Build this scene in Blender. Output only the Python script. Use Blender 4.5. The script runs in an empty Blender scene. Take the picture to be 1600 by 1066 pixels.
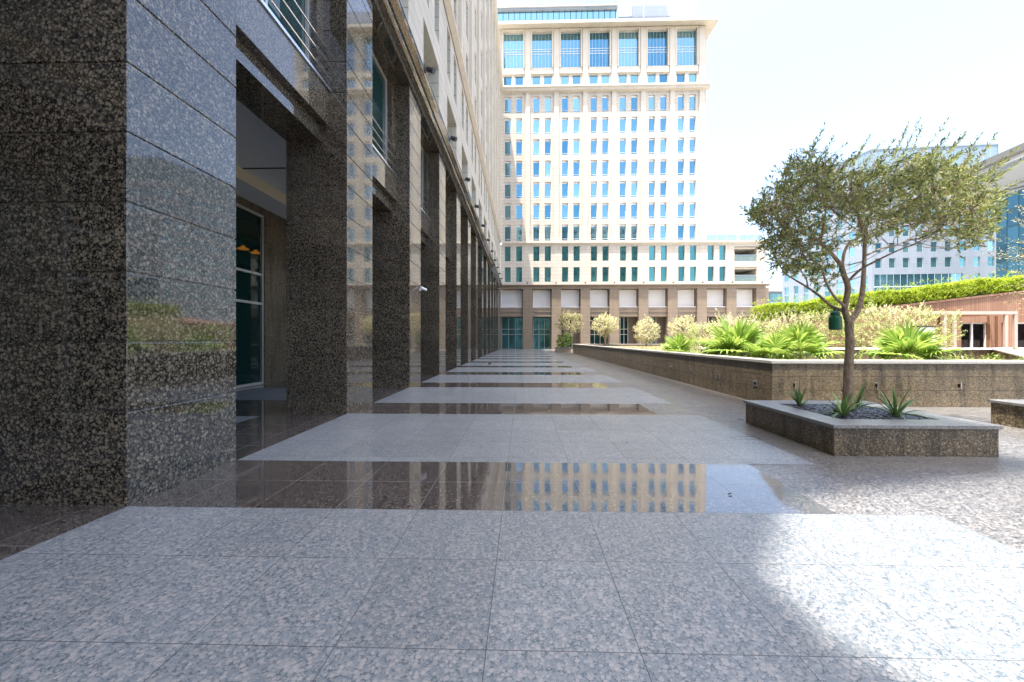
import bpy, math, random
from mathutils import Vector, Matrix
R = math.radians
scene = bpy.context.scene
# ------------------------------------------------------------------ camera
CAMH = 1.55
YAW = math.atan(16/622)
cam_d = bpy.data.cameras.new('camera'); cam = bpy.data.objects.new('camera', cam_d)
scene.collection.objects.link(cam); scene.camera = cam
cam.location = (0, 0, CAMH); cam.rotation_euler = (R(90), 0, YAW)
cam_d.sensor_width = 36; cam_d.lens = 36*622/1600; cam_d.shift_y = -2/1600
cam_d.clip_start = 0.05; cam_d.clip_end = 6000
# ------------------------------------------------------------------ world, sun, exposure
SX, SY = 0.15, 0.19                      # horizontal run of the shadows per metre of height
world = bpy.data.worlds.new('World'); scene.world = world; world.use_nodes = True
wn = world.node_tree.nodes; wl = world.node_tree.links
bg = wn['Background']; sky = wn.new('ShaderNodeTexSky'); sky.sky_type = 'NISHITA'
sky.sun_disc = False
sky.sun_elevation = math.atan(1/math.hypot(SX, SY)); sky.sun_rotation = math.atan2(-SX, -SY)
sky.air_density = 1.0; sky.dust_density = 4.5; sky.ozone_density = 1.0
wl.new(sky.outputs[0], bg.inputs[0]); bg.inputs[1].default_value = 0.15
sd = bpy.data.lights.new('sun', 'SUN'); sun = bpy.data.objects.new('sun', sd)
scene.collection.objects.link(sun); sd.energy = 3.45; sd.angle = R(0.5); sd.color = (1, .94, .85)
sun.rotation_euler = Vector((-SX, -SY, 1)).to_track_quat('Z', 'Y').to_euler()
sun.location = (-20, -20, 120)
vs = scene.view_settings; vs.view_transform = 'Standard'; vs.look = 'None'; vs.gamma = 1
vs.exposure = 2.12
scene.cycles.max_bounces = 10; scene.cycles.glossy_bounces = 6; scene.cycles.transparent_max_bounces = 16
scene.cycles.sample_clamp_indirect = 8

# ------------------------------------------------------------------ helpers
col = scene.collection
class MB:
    def __init__(s): s.v = []; s.f = []
    def box(s, x0, x1, y0, y1, z0, z1):
        b = len(s.v)
        s.v += [(x0,y0,z0),(x1,y0,z0),(x1,y1,z0),(x0,y1,z0),(x0,y0,z1),(x1,y0,z1),(x1,y1,z1),(x0,y1,z1)]
        s.f += [tuple(b+i for i in q) for q in ((0,3,2,1),(4,5,6,7),(0,1,5,4),(1,2,6,5),(2,3,7,6),(3,0,4,7))]
        return s
    def poly(s, pts):
        b = len(s.v); s.v += [tuple(p) for p in pts]; s.f.append(tuple(range(b, b+len(pts)))); return s
    def prism(s, pts, d):
        """polygon pts extruded by vector d"""
        n = len(pts); b = len(s.v); d = Vector(d)
        s.v += [tuple(p) for p in pts] + [tuple(Vector(p)+d) for p in pts]
        s.f.append(tuple(b+i for i in range(n))[::-1]); s.f.append(tuple(b+n+i for i in range(n)))
        for i in range(n):
            j = (i+1) % n; s.f.append((b+i, b+j, b+n+j, b+n+i))
        return s
    def tube(s, pts, rad, n=8, cap=True):
        pts = [Vector(p) for p in pts]; rings = []
        if not isinstance(rad, (list, tuple)): rad = [rad]*len(pts)
        up = Vector((0.13, 0.31, 0.94)).normalized(); prev = None
        for i, p in enumerate(pts):
            t = (pts[min(i+1, len(pts)-1)]-pts[max(i-1, 0)]).normalized()
            if prev is None:
                a = t.cross(up)
                if a.length < .05: a = t.cross(Vector((1, 0, 0)))
            else: a = prev - t*prev.dot(t)
            a.normalize(); prev = a; c = t.cross(a); b = len(s.v)
            for k in range(n):
                w = 2*math.pi*k/n
                s.v.append(tuple(p + (a*math.cos(w)+c*math.sin(w))*rad[i]))
            rings.append(b)
        for i in range(len(rings)-1):
            for k in range(n):
                s.f.append((rings[i]+k, rings[i]+(k+1) % n, rings[i+1]+(k+1) % n, rings[i+1]+k))
        if cap:
            s.f.append(tuple(rings[0]+k for k in range(n))[::-1]); s.f.append(tuple(rings[-1]+k for k in range(n)))
        return s
    def lathe(s, prof, c, n=20):
        rings = []
        for r, z in prof:
            b = len(s.v); rings.append(b)
            for k in range(n):
                w = 2*math.pi*k/n; s.v.append((c[0]+r*math.cos(w), c[1]+r*math.sin(w), c[2]+z))
        for i in range(len(rings)-1):
            for k in range(n):
                s.f.append((rings[i]+k, rings[i]+(k+1) % n, rings[i+1]+(k+1) % n, rings[i+1]+k))
        s.f.append(tuple(rings[0]+k for k in range(n))[::-1]); s.f.append(tuple(rings[-1]+k for k in range(n)))
        return s
    def xform(s, fn, start=0):
        s.v[start:] = [tuple(fn(Vector(p))) for p in s.v[start:]]; return s
    def build(s, name, mat, parent=None, smooth=False, loc=None, bevel=0):
        me = bpy.data.meshes.new(name); me.from_pydata(s.v, [], s.f)
        if mat is not None: me.materials.append(mat)
        if smooth: me.polygons.foreach_set('use_smooth', [True]*len(me.polygons))
        me.update()
        o = bpy.data.objects.new(name, me); col.objects.link(o)
        if parent is not None: o.parent = parent
        if loc is not None: o.location = loc
        if bevel:
            m = o.modifiers.new('bevel', 'BEVEL'); m.width = bevel; m.segments = 2; m.limit_method = 'ANGLE'
        return o
def tag(o, label=None, cat=None, group=None, kind=None):
    if label: o['label'] = label
    if cat: o['category'] = cat
    if group: o['group'] = group
    if kind: o['kind'] = kind
    return o
def empty(name, loc=(0,0,0), rz=0):
    o = bpy.data.objects.new(name, None); col.objects.link(o); o.location = loc; o.rotation_euler = (0,0,rz)
    o.empty_display_size = .2; return o
def copy_tree(o, parent=None):
    c = o.copy(); col.objects.link(c)
    if parent is not None: c.parent = parent
    for ch in list(o.children): copy_tree(ch, c)
    return c
ORD = ['first','second','third','fourth','fifth','sixth','seventh','eighth','ninth','tenth','eleventh','twelfth',
       'thirteenth','fourteenth','fifteenth','sixteenth','seventeenth','eighteenth','nineteenth','twentieth']
def gx(u, y):                             # measured bearing on the photograph -> real x at distance y
    a = (u-800)/622; c = math.cos(YAW); s = math.sin(YAW); return y*(a*c-s)/(a*s+c)
def gz(u, v, y):
    x = gx(u, y); return CAMH + (531-v)*(y*math.cos(YAW)-x*math.sin(YAW))/622

# ------------------------------------------------------------------ materials
class NT:
    def __init__(s, name):
        s.m = bpy.data.materials.new(name); s.m.use_nodes = True
        s.n = s.m.node_tree.nodes; s.l = s.m.node_tree.links
        s.p = s.n['Principled BSDF']; s.out = s.n['Material Output']
    def new(s, t, **k):
        n = s.n.new(t)
        for a, b in k.items(): setattr(n, a, b)
        return n
    def _in(s, sock, v):
        if v is None: return
        if hasattr(v, 'links') or isinstance(v, bpy.types.NodeSocket): s.l.new(v, sock)
        else: sock.default_value = v
    def math(s, op, a, b=None, c=None, clamp=False):
        n = s.new('ShaderNodeMath', operation=op); n.use_clamp = clamp
        s._in(n.inputs[0], a); s._in(n.inputs[1], b); s._in(n.inputs[2], c); return n.outputs[0]
    def mix(s, f, a, b, mode='MIX'):
        n = s.new('ShaderNodeMix', data_type='RGBA', blend_type=mode)
        s._in(n.inputs[0], f)
        for i, v in ((6, a), (7, b)):
            if isinstance(v, tuple) and len(v) == 3: v = (*v, 1)
            s._in(n.inputs[i], v)
        return n.outputs[2]
    def ramp(s, f, stops):
        n = s.new('ShaderNodeValToRGB'); s._in(n.inputs[0], f); e = n.color_ramp.elements
        while len(e) < len(stops): e.new(.5)
        for el, (p, c) in zip(e, stops):
            el.position = p; el.color = (*c, 1) if len(c) == 3 else c
        return n.outputs[0]
    def pos(s):
        return s.new('ShaderNodeNewGeometry').outputs['Position']
    def noise(s, vec, scale, detail=3, rough=.5):
        n = s.new('ShaderNodeTexNoise'); s._in(n.inputs['Vector'], vec); n.inputs['Scale'].default_value = scale
        n.inputs['Detail'].default_value = detail; n.inputs['Roughness'].default_value = rough; return n
    def bump(s, h, strength, dist=.01):
        n = s.new('ShaderNodeBump'); n.inputs['Strength'].default_value = strength; n.inputs['Distance'].default_value = dist
        s._in(n.inputs['Height'], h); s.l.new(n.outputs[0], s.p.inputs['Normal'])
    def sep(s, vec):
        n = s.new('ShaderNodeSeparateXYZ'); s._in(n.inputs[0], vec); return n.outputs
    def line(s, c, off, period, w):
        """1 on a joint line"""
        t = s.math('FRACT', s.math('DIVIDE', s.math('SUBTRACT', c, off), period))
        d = s.math('MINIMUM', t, s.math('SUBTRACT', 1.0, t))
        return s.math('LESS_THAN', d, w/period/2)
    def set(s, color=None, rough=None, metal=None, ior=None, coat=None):
        if color is not None: s._in(s.p.inputs['Base Color'], (*color, 1) if isinstance(color, tuple) and len(color) == 3 else color)
        if rough is not None: s._in(s.p.inputs['Roughness'], rough)
        if metal is not None: s._in(s.p.inputs['Metallic'], metal)
        if ior is not None: s.p.inputs['IOR'].default_value = ior
        if coat is not None: s._in(s.p.inputs['Coat Weight'], coat)

def granite(name, matrix, c1, c2, rough, ior=1.5, scale=34., cover=.55, tile=None, grime=.25, polish_noise=0, bump=0.0, tone=None, wave=0, streaks=0):
    """ovoid feldspar crystals in a dark matrix. tile=(offx,px,offy,py,width,jointcolour)"""
    t = NT(name); p = t.pos()
    nz = t.noise(p, scale*.9, 2)
    wp = t.new('ShaderNodeVectorMath', operation='MULTIPLY_ADD'); t._in(wp.inputs[0], nz.outputs['Color'])
    wp.inputs[1].default_value = (.12/scale,)*3; t._in(wp.inputs[2], p); q = wp.outputs[0]
    fine = t.noise(p, scale*4, 3, .7).outputs[0]
    def vor(sc, rmin, rvar, soft):
        v = t.new('ShaderNodeTexVoronoi', feature='F1'); t._in(v.inputs['Vector'], q); v.inputs['Scale'].default_value = sc
        v.inputs['Randomness'].default_value = .9
        cs_ = t.sep(v.outputs['Color']); r_ = t.math('MULTIPLY_ADD', cs_[0], rvar, rmin)
        e_ = t.math('SUBTRACT', r_, v.outputs['Distance'])
        m_ = t.math('MULTIPLY', e_, soft, clamp=True)
        ring = t.math('SUBTRACT', 1.0, t.math('MULTIPLY', t.math('ABSOLUTE', t.math('SUBTRACT', e_, .10)), 14.0), clamp=True)
        k_ = t.math('SUBTRACT', t.math('MULTIPLY_ADD', fine, 1.1, t.math('MULTIPLY', cs_[1], .9)), .5, clamp=True)
        cc = t.mix(t.math('MULTIPLY', ring, .6), t.mix(k_, c1, c2), tuple((x*.6+y*.4) for x, y in zip(c1, matrix)))
        return m_, cc, v.outputs['Distance']
    m1, k1, d = vor(scale, cover-.34, .40, 16.0)
    m2, k2, _ = vor(scale*1.9, cover-.42, .5, 9.0)
    m3, k3, _ = vor(scale*4.3, cover-.5, .6, 7.0)
    base = t.mix(t.math('MULTIPLY', m3, .55), matrix, c1)
    base = t.mix(t.math('MULTIPLY', m2, .85), base, k2)
    base = t.mix(m1, base, k1)
    sp = t.new('ShaderNodeTexVoronoi', feature='F1'); t._in(sp.inputs['Vector'], p); sp.inputs['Scale'].default_value = scale*5.5
    spk = t.math('MULTIPLY', t.math('LESS_THAN', sp.outputs['Distance'], .33), t.math('GREATER_THAN', t.sep(sp.outputs['Color'])[0], .62))
    base = t.mix(t.math('MULTIPLY', spk, .65), base, matrix)
    big = t.noise(p, .55, 4).outputs[0]
    shade = t.math('MULTIPLY_ADD', big, grime*2, 1-grime)
    P = t.sep(p)
    if tile:
        ox, px, oy, py, w, jc = tile
        ix = t.math('FLOOR', t.math('DIVIDE', t.math('SUBTRACT', P[0], ox), px))
        iy = t.math('FLOOR', t.math('DIVIDE', t.math('SUBTRACT', P[1], oy), py))
        cb = t.new('ShaderNodeCombineXYZ'); t._in(cb.inputs[0], ix); t._in(cb.inputs[1], iy)
        wn_ = t.new('ShaderNodeTexWhiteNoise'); t._in(wn_.inputs[0], cb.outputs[0])
        shade = t.math('MULTIPLY', shade, t.math('MULTIPLY_ADD', wn_.outputs[0], .14, .93))
    if streaks:                              # dirt washed down the face
        mp = t.new('ShaderNodeMapping'); t._in(mp.inputs[0], p); mp.inputs['Scale'].default_value = (5, 5, .7)
        k_ = t.math('MULTIPLY', t.math('SUBTRACT', t.noise(mp.outputs[0], 1.2, 5, .6).outputs[0], .48), 6.0, clamp=True)
        shade = t.math('MULTIPLY', shade, t.math('MULTIPLY_ADD', k_, -streaks, 1.0))
    if tone:                                 # tone differs from course to course
        iz = t.math('FLOOR', t.math('DIVIDE', t.math('SUBTRACT', P[2], .23), .65))
        cb = t.new('ShaderNodeCombineXYZ'); t._in(cb.inputs[0], iz)
        t._in(cb.inputs[1], t.math('FLOOR', t.math('DIVIDE', P[1], 4.65)))
        wn_ = t.new('ShaderNodeTexWhiteNoise'); t._in(wn_.inputs[0], cb.outputs[0])
        shade = t.math('MULTIPLY', shade, t.math('MULTIPLY_ADD', wn_.outputs[0], tone, 1-tone/2))
    hsv = t.new('ShaderNodeHueSaturation'); t._in(hsv.inputs['Color'], base); t._in(hsv.inputs['Value'], shade)
    out = hsv.outputs[0]; rr = rough
    if polish_noise:
        sc_ = t.noise(p, 3.0, 5, .65).outputs[0]
        rr = t.math('MULTIPLY_ADD', sc_, polish_noise, rough-polish_noise*.4)
    if tile:
        j = t.math('MAXIMUM', t.line(P[0], ox, px, w), t.line(P[1], oy, py, w))
        out = t.mix(j, out, jc)
        rr = t.math('MAXIMUM', rr, t.math('MULTIPLY', j, .7))
    t.set(out, rr, ior=ior)
    if wave: t.bump(t.noise(p, 1.6, 2).outputs[0], wave, .01)
    if bump: t.bump(t.math('ADD', d, t.math('MULTIPLY', fine, .5)), bump, .004)
    return t.m

def stone(name, c, joints=None, rough=.7, var=.12, streak=.15):
    """limestone cladding; joints = course height"""
    t = NT(name); p = t.pos(); P = t.sep(p)
    n1 = t.noise(p, .8, 4).outputs[0]; n2 = t.noise(p, 14, 3).outputs[0]
    val = t.math('ADD', t.math('MULTIPLY_ADD', n1, var*2, 1-var), t.math('MULTIPLY_ADD', n2, .12, -.06))
    mp = t.new('ShaderNodeMapping'); t._in(mp.inputs[0], p); mp.inputs['Scale'].default_value = (3, 3, .12)
    st = t.noise(mp.outputs[0], 1.0, 4).outputs[0]
    val = t.math('MULTIPLY', val, t.math('MULTIPLY_ADD', st, streak*2, 1-streak))
    if joints:
        row = t.math('FLOOR', t.math('DIVIDE', P[2], joints))
        s_ = t.math('ADD', P[0], P[1])
        cx = t.math('FLOOR', t.math('DIVIDE', t.math('ADD', s_, t.math('MULTIPLY', t.math('MODULO', row, 2.0), .6)), 1.2))
        cb = t.new('ShaderNodeCombineXYZ'); t._in(cb.inputs[0], cx); t._in(cb.inputs[1], row)
        w = t.new('ShaderNodeTexWhiteNoise'); t._in(w.inputs[0], cb.outputs[0])
        val = t.math('MULTIPLY', val, t.math('MULTIPLY_ADD', w.outputs[0], .09, .955))
        j = t.math('MAXIMUM', t.line(P[2], 0, joints, .035), t.math('MULTIPLY', t.line(t.math('ADD', s_, t.math('MULTIPLY', t.math('MODULO', row, 2.0), .6)), 0, 1.2, .02), .6))
        val = t.math('MULTIPLY', val, t.math('MULTIPLY_ADD', j, -.5, 1.0))
    hsv = t.new('ShaderNodeHueSaturation'); hsv.inputs['Color'].default_value = (*c, 1); t._in(hsv.inputs['Value'], val)
    t.set(hsv.outputs[0], rough); return t.m

def plain(name, c, rough=.5, metal=0., var=.1, scale=6., ior=1.5):
    t = NT(name); n = t.noise(t.pos(), scale, 4).outputs[0]
    hsv = t.new('ShaderNodeHueSaturation'); hsv.inputs['Color'].default_value = (*c, 1)
    t._in(hsv.inputs['Value'], t.math('MULTIPLY_ADD', n, var*2, 1-var))
    t.set(hsv.outputs[0], rough, metal, ior); return t.m

def mirror_glass(name, c, c2, metal=.85, rough=.03):
    """solar-coated glass: tinted reflection differing from pane to pane"""
    t = NT(name); oi = t.new('ShaderNodeObjectInfo'); g = t.new('ShaderNodeNewGeometry')
    rnd = t.math('FRACT', t.math('ADD', oi.outputs['Random'], g.outputs['Random Per Island']))
    base = t.mix(rnd, c, c2)
    t.set(base, rough, metal)
    t.bump(t.noise(t.pos(), 1.3, 2).outputs[0], .06, .05)
    return t.m

def leafmat(name, ca, cb_, trans=.35, rough=.5):
    t = NT(name); g = t.new('ShaderNodeNewGeometry'); r = g.outputs['Random Per Island']
    base = t.ramp(r, [(0, ca), (.7, cb_), (1, tuple(min(1, x*1.35) for x in cb_))])
    n = t.noise(t.pos(), 2.2, 2).outputs[0]
    hsv = t.new('ShaderNodeHueSaturation'); t._in(hsv.inputs['Color'], base); t._in(hsv.inputs['Value'], t.math('MULTIPLY_ADD', n, .7, .65))
    t.set(hsv.outputs[0], rough)
    tr = t.new('ShaderNodeBsdfTranslucent'); t._in(tr.inputs[0], hsv.outputs[0])
    mx = t.new('ShaderNodeMixShader'); mx.inputs[0].default_value = trans
    t.l.new(t.p.outputs[0], mx.inputs[1]); t.l.new(tr.outputs[0], mx.inputs[2]); t.l.new(mx.outputs[0], t.out.inputs[0])
    return t.m

DK1, DK2, DM = (.062,.050,.037), (.235,.200,.145), (.006,.006,.007)
M = {}
M['granite_polished'] = granite('polished_brown_granite', DM, DK1, DK2, .045, 1.78, 33, .66, tone=.3, polish_noise=.03, wave=.07)
M['granite_wall'] = granite('honed_brown_granite', (.018,.017,.014), (.10,.077,.048), (.33,.26,.165), .28, 1.5, 38, .70, tone=.25, grime=.35, streaks=.45)
M['granite_far'] = stone('weathered_brown_granite', (.21,.165,.12), .65, .45, .18, .2)
JT = (.945+.03, .765)
OX = .585
M['floor_light'] = granite('flamed_light_granite', (.05,.068,.085), (.125,.152,.172), (.285,.275,.265), .36, 1.5, 44, .76,
                           tile=(OX, .765, .36, .81, .004, (.035,.04,.045)), grime=.12, polish_noise=.25, bump=.12)
M['floor_dark'] = granite('polished_dark_floor_granite', (.018,.017,.016), (.058,.051,.047), (.14,.12,.105), .045, 2.1, 40, .68,
                          tile=(OX, .765, 3.6, .71, .0045, (.09,.09,.09)), grime=.15, polish_noise=.06, wave=.12)
M['floor_plaza'] = granite('honed_dark_floor_granite', (.03,.03,.031), (.078,.077,.075), (.265,.252,.238), .3, 1.5, 42, .72,
                           tile=(OX+.03, .775, .36, .81, .005, (.10,.10,.095)), grime=.2, polish_noise=.3)
M['ground'] = plain('sandy_paving', (.38,.35,.30), .8, var=.2, scale=.5)
M['limestone'] = stone('cream_limestone', (.47,.44,.38), .58)
M['limestone_plain'] = stone('cream_limestone_trim', (.50,.465,.395), None)
M['ceiling'] = plain('painted_ceiling', (.72,.73,.72), .8, var=.05)
M['cove'] = plain('cream_cove', (.75,.66,.48), .7, var=.05)
M['frame'] = plain('anodised_aluminium', (.62,.62,.6), .35, .6)
M['steel'] = plain('brushed_steel', (.7,.72,.75), .22, .95, var=.05)
M['black'] = plain('black_powder_coat', (.015,.016,.018), .4)
M['white'] = plain('white_paint', (.78,.79,.8), .45, var=.05)
M['shutter'] = plain('grey_roller_shutter', (.56,.55,.53), .5, var=.08)
M['glass_blue'] = mirror_glass('blue_solar_glass', (.06,.19,.28), (.22,.40,.48))
M['glass_teal'] = mirror_glass('teal_glass', (.035,.15,.17), (.09,.27,.29), .7)
M['glass_dark'] = mirror_glass('dark_green_glass', (.006,.03,.03), (.012,.045,.042), .0, .02)
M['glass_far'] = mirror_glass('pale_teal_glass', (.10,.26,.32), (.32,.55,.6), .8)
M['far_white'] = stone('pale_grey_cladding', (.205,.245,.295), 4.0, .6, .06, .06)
M['wood'] = None
t = NT('vertical_cedar_boards'); p = t.pos(); P = t.sep(p)
bx = t.math('FLOOR', t.math('DIVIDE', t.math('ADD', P[0], P[1]), .11)); w = t.new('ShaderNodeTexWhiteNoise', noise_dimensions='1D'); t._in(w.inputs['W'], bx)
wc = t.mix(w.outputs[0], (.22,.115,.07), (.33,.20,.13)); wc = t.mix(t.line(t.math('ADD', P[0], P[1]), 0, .11, .014), wc, (.10,.04,.02))
mp = t.new('ShaderNodeMapping'); t._in(mp.inputs[0], p); mp.inputs['Scale'].default_value = (20, 20, 1)
wc = t.mix(t.math('MULTIPLY', t.noise(mp.outputs[0], 1.5, 4).outputs[0], .5), wc, (.30,.15,.09)); t.set(wc, .6); M['wood'] = t.m
t = NT('olive_bark'); p = t.pos()
mp = t.new('ShaderNodeMapping'); t._in(mp.inputs[0], p); mp.inputs['Scale'].default_value = (1, 1, .35)
n = t.noise(mp.outputs[0], 38, 5, .7).outputs[0]
t.set(t.ramp(n, [(.3, (.10,.075,.05)), (.55, (.27,.205,.145)), (.75, (.44,.35,.26))]), .85); t.bump(n, .7, .012); M['bark'] = t.m
M['leaf_olive'] = leafmat('olive_leaf', (.05,.085,.028), (.27,.30,.085), .45, .42)
M['leaf_hedge'] = leafmat('lime_hedge_leaf', (.14,.25,.012), (.42,.50,.035), .45)
M['leaf_palm'] = leafmat('fan_palm_leaf', (.12,.24,.03), (.30,.40,.08), .4, .4)
M['leaf_pale'] = leafmat('pale_dry_leaf', (.36,.34,.18), (.60,.58,.36), .4, .7)
M['leaf_palegreen'] = leafmat('pale_green_leaf', (.24,.30,.08), (.46,.50,.22), .4, .6)
M['leaf_agave'] = leafmat('agave_leaf', (.07,.14,.04), (.16,.26,.08), .15, .4)
M['leaf_olivepale'] = leafmat('dusty_tree_leaf', (.26,.25,.12), (.48,.44,.24), .35, .7)
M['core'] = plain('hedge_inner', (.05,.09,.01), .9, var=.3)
t = NT('black_pebble'); g = t.new('ShaderNodeNewGeometry')
t.set(t.ramp(g.outputs['Random Per Island'], [(0, (.006,.007,.009)), (.7, (.02,.023,.028)), (1, (.06,.068,.08))]), .16); M['pebble'] = t.m
M['soil'] = plain('planting_soil', (.16,.12,.07), .95, var=.3, scale=3)
M['green'] = plain('green_enamel', (.008,.10,.05), .35, var=.15, scale=20)
M['purple'] = plain('purple_curtain', (.40,.09,.26), .8, var=.3)
M['red'] = plain('dark_red_curtain', (.42,.06,.06), .7, var=.3)
t = NT('warm_lamp'); t.set((1,.6,.2), .5); t.p.inputs['Emission Color'].default_value = (1,.5,.08,1); t.p.inputs['Emission Strength'].default_value = 1.5; M['lamp'] = t.m
t = NT('clear_door_glass'); t.p.inputs['Base Color'].default_value = (.02,.07,.06,1); t.p.inputs['Roughness'].default_value = .02
tr = t.new('ShaderNodeBsdfTransparent'); tr.inputs[0].default_value = (.30,.26,.2,1)
mx = t.new('ShaderNodeMixShader'); mx.inputs[0].default_value = .45
t.l.new(tr.outputs[0], mx.inputs[1]); t.l.new(t.p.outputs[0], mx.inputs[2]); t.l.new(mx.outputs[0], t.out.inputs[0]); M['glass_clear'] = t.m
t = NT('balustrade_glass'); t.p.inputs['Base Color'].default_value = (.3,.4,.42,1); t.p.inputs['Roughness'].default_value = .02
tr = t.new('ShaderNodeBsdfTransparent'); tr.inputs[0].default_value = (.75,.85,.85,1)
mx = t.new('ShaderNodeMixShader'); mx.inputs[0].default_value = .35
t.l.new(tr.outputs[0], mx.inputs[1]); t.l.new(t.p.outputs[0], mx.inputs[2]); t.l.new(mx.outputs[0], t.out.inputs[0]); M['glass_rail'] = t.m

t = NT('dim_door_glass'); t.p.inputs['Base Color'].default_value = (.01,.012,.014,1); t.p.inputs['Roughness'].default_value = .02
tr = t.new('ShaderNodeBsdfTransparent'); tr.inputs[0].default_value = (.55,.5,.55,1)
mx = t.new('ShaderNodeMixShader'); mx.inputs[0].default_value = .3
t.l.new(tr.outputs[0], mx.inputs[1]); t.l.new(t.p.outputs[0], mx.inputs[2]); t.l.new(mx.outputs[0], t.out.inputs[0]); M['glass_dim'] = t.m

# ------------------------------------------------------------------ walls with openings
def wall(mb, o, ud, nd, u0, u1, z0, z1, ops, depth=.35):
    """front skin + reveals of a wall. o origin, ud direction along, nd outward normal; ops (ua,ub,za,zb[,depth])"""
    o = Vector(o); ud = Vector(ud).normalized(); nd = Vector(nd).normalized(); Z = Vector((0,0,1))
    us = sorted({u0, u1} | {round(x, 4) for op in ops for x in op[:2]}); zs = sorted({z0, z1} | {round(x, 4) for op in ops for x in op[2:4]})
    us = [x for x in us if u0-1e-6 <= x <= u1+1e-6]; zs = [x for x in zs if z0-1e-6 <= x <= z1+1e-6]
    P = lambda u, z, d=0: o+ud*u+Z*z-nd*d
    for i in range(len(us)-1):
        cu = (us[i]+us[i+1])/2; run = None
        col_ops = [op for op in ops if op[0]-1e-5 < cu < op[1]+1e-5]
        for k in range(len(zs)-1):
            cz = (zs[k]+zs[k+1])/2
            hole = any(op[2] < cz < op[3] for op in col_ops)
            if not hole and run is None: run = zs[k]
            if hole and run is not None:
                mb.poly([P(us[i], run), P(us[i+1], run), P(us[i+1], zs[k]), P(us[i], zs[k])]); run = None
        if run is not None: mb.poly([P(us[i], run), P(us[i+1], run), P(us[i+1], z1), P(us[i], z1)])
    for op in ops:
        a, b, c, d = op[:4]; dp = op[4] if len(op) > 4 else depth
        mb.poly([P(a,c), P(a,d), P(a,d,dp), P(a,c,dp)]); mb.poly([P(b,d), P(b,c), P(b,c,dp), P(b,d,dp)])
        mb.poly([P(a,d), P(b,d), P(b,d,dp), P(a,d,dp)]); mb.poly([P(b,c), P(a,c), P(a,c,dp), P(b,c,dp)])
    return mb

def window_proto(w, h, glass, name='window', fr=.05, blind=.0, rail=.0, mull=0, trans=()):
    """local: x along, z up, faces -y, y=0 at the pane face"""
    g = MB().box(-w/2, w/2, 0, .03, 0, h).build(name, glass)
    f = MB()
    f.box(-w/2, -w/2+fr, -.04, -.002, 0, h); f.box(w/2-fr, w/2, -.04, -.002, 0, h)
    f.box(-w/2+fr, w/2-fr, -.04, -.002, 0, fr); f.box(-w/2+fr, w/2-fr, -.04, -.002, h-fr-blind, h)
    for k in range(mull):
        x = -w/2 + w*(k+1)/(mull+1); f.box(x-.016, x+.016, -.05, -.003, fr, h-fr-blind)
    for z in trans: f.box(-w/2+fr, w/2-fr, -.055, -.004, z-.04, z+.04)
    if rail: f.box(-w/2+fr, w/2-fr, -.1, -.06, rail-.02, rail+.02)
    f.build('frame', M['frame'] if not blind else M['white'], g)
    return g
def place(proto, parent, loc, rz, used=[]):
    if id(proto) not in used:
        used.append(id(proto)); o = proto
    else: o = copy_tree(proto)
    o.parent = parent; o.location = loc; o.rotation_euler = (0,0,rz); return o
def mass(name, proto, parent, spots):
    """far repeats beyond the first hundred: one stuff part for the panes and one for the frames"""
    for src, nm in ((proto, name), (proto.children[0], 'frame')):
        mb = MB(); vs_ = [v.co.copy() for v in src.data.vertices]; fs = [tuple(p.vertices) for p in src.data.polygons]
        for loc, rz in spots:
            m = Matrix.Translation(loc) @ Matrix.Rotation(rz, 4, 'Z'); b = len(mb.v)
            mb.v += [tuple(m @ v) for v in vs_]; mb.f += [tuple(b+i for i in f) for f in fs]
        o = mb.build(nm, src.data.materials[0], parent); o['kind'] = 'stuff'
        if src is proto: parent = o

# ================================================================== GROUND
FX = -3.67; PITCH = 4.65; PY0 = 3.6; PD = 1.42
tag(MB().poly([(-3000,-3000,-.012),(3000,-3000,-.012),(3000,3000,-.012),(-3000,3000,-.012)]).build('ground', M['ground']), kind='structure')
tag(MB().poly([(-12,-70,0),(45,-70,0),(45,70,0),(-12,70,0)]).build('plaza_floor', M['floor_plaza']), kind='structure')
li, dk = MB(), MB()
def sheet(mb, x0, x1, y0, y1, z=.004): mb.poly([(x0,y0,z),(x1,y0,z),(x1,y1,z),(x0,y1,z)])
for n in range(-8, 13):
    a = PY0+PITCH*n; b = a+PD
    sheet(li, -3.66, 3.65, b, min(a+PITCH, 61.5)); sheet(dk, -3.66, 2.8, a, b)
    sheet(li, -8.6, -5.3, b+.35, a+PITCH-.35)
for n in range(13, 14): sheet(li, -3.66, 3.65, 61.5, 65)
tag(li.build('pale_paving', M['floor_light']), kind='structure')
tag(dk.build('polished_paving', M['floor_dark']), kind='structure')
# side margin of the arcade floor, glossy
ar = MB(); sheet(ar, -8.9, -3.66, -60, 65, .002); tag(ar.build('arcade_paving', M['floor_dark']), kind='structure')

# ================================================================== COLONNADE BUILDING (left)
side = empty('office_building', (FX, 3.6, 0))
tag(side, 'long building on the left with brown granite colonnade and cream stone floors above', 'building')
SO = Vector((FX, 3.6, 0))
def sbuild(mb, name, mat, parent=None, **k):
    o = mb.build(name, mat, parent or side, **k)
    if parent is None: o.location = -SO
    return o
NB = 14; OPT = 9.85
courses = [0.0, .88] + [.88+.65*i for i in range(1, 14)] + [OPT]
for n in range(-13, 13):
    y = PY0+PITCH*n; mb = MB()
    for a, b in zip(courses[:-1], courses[1:]):
        mb.box(-4.97, FX, y, y+PD, a+.009 if a else 0, b-.008)
    mb.box(-4.96, FX-.012, y+.012, y+PD-.012, .02, OPT-.02)
    sbuild(mb, 'pillar', M['granite_polished'], bevel=.008 if n < 4 else 0)
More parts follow.
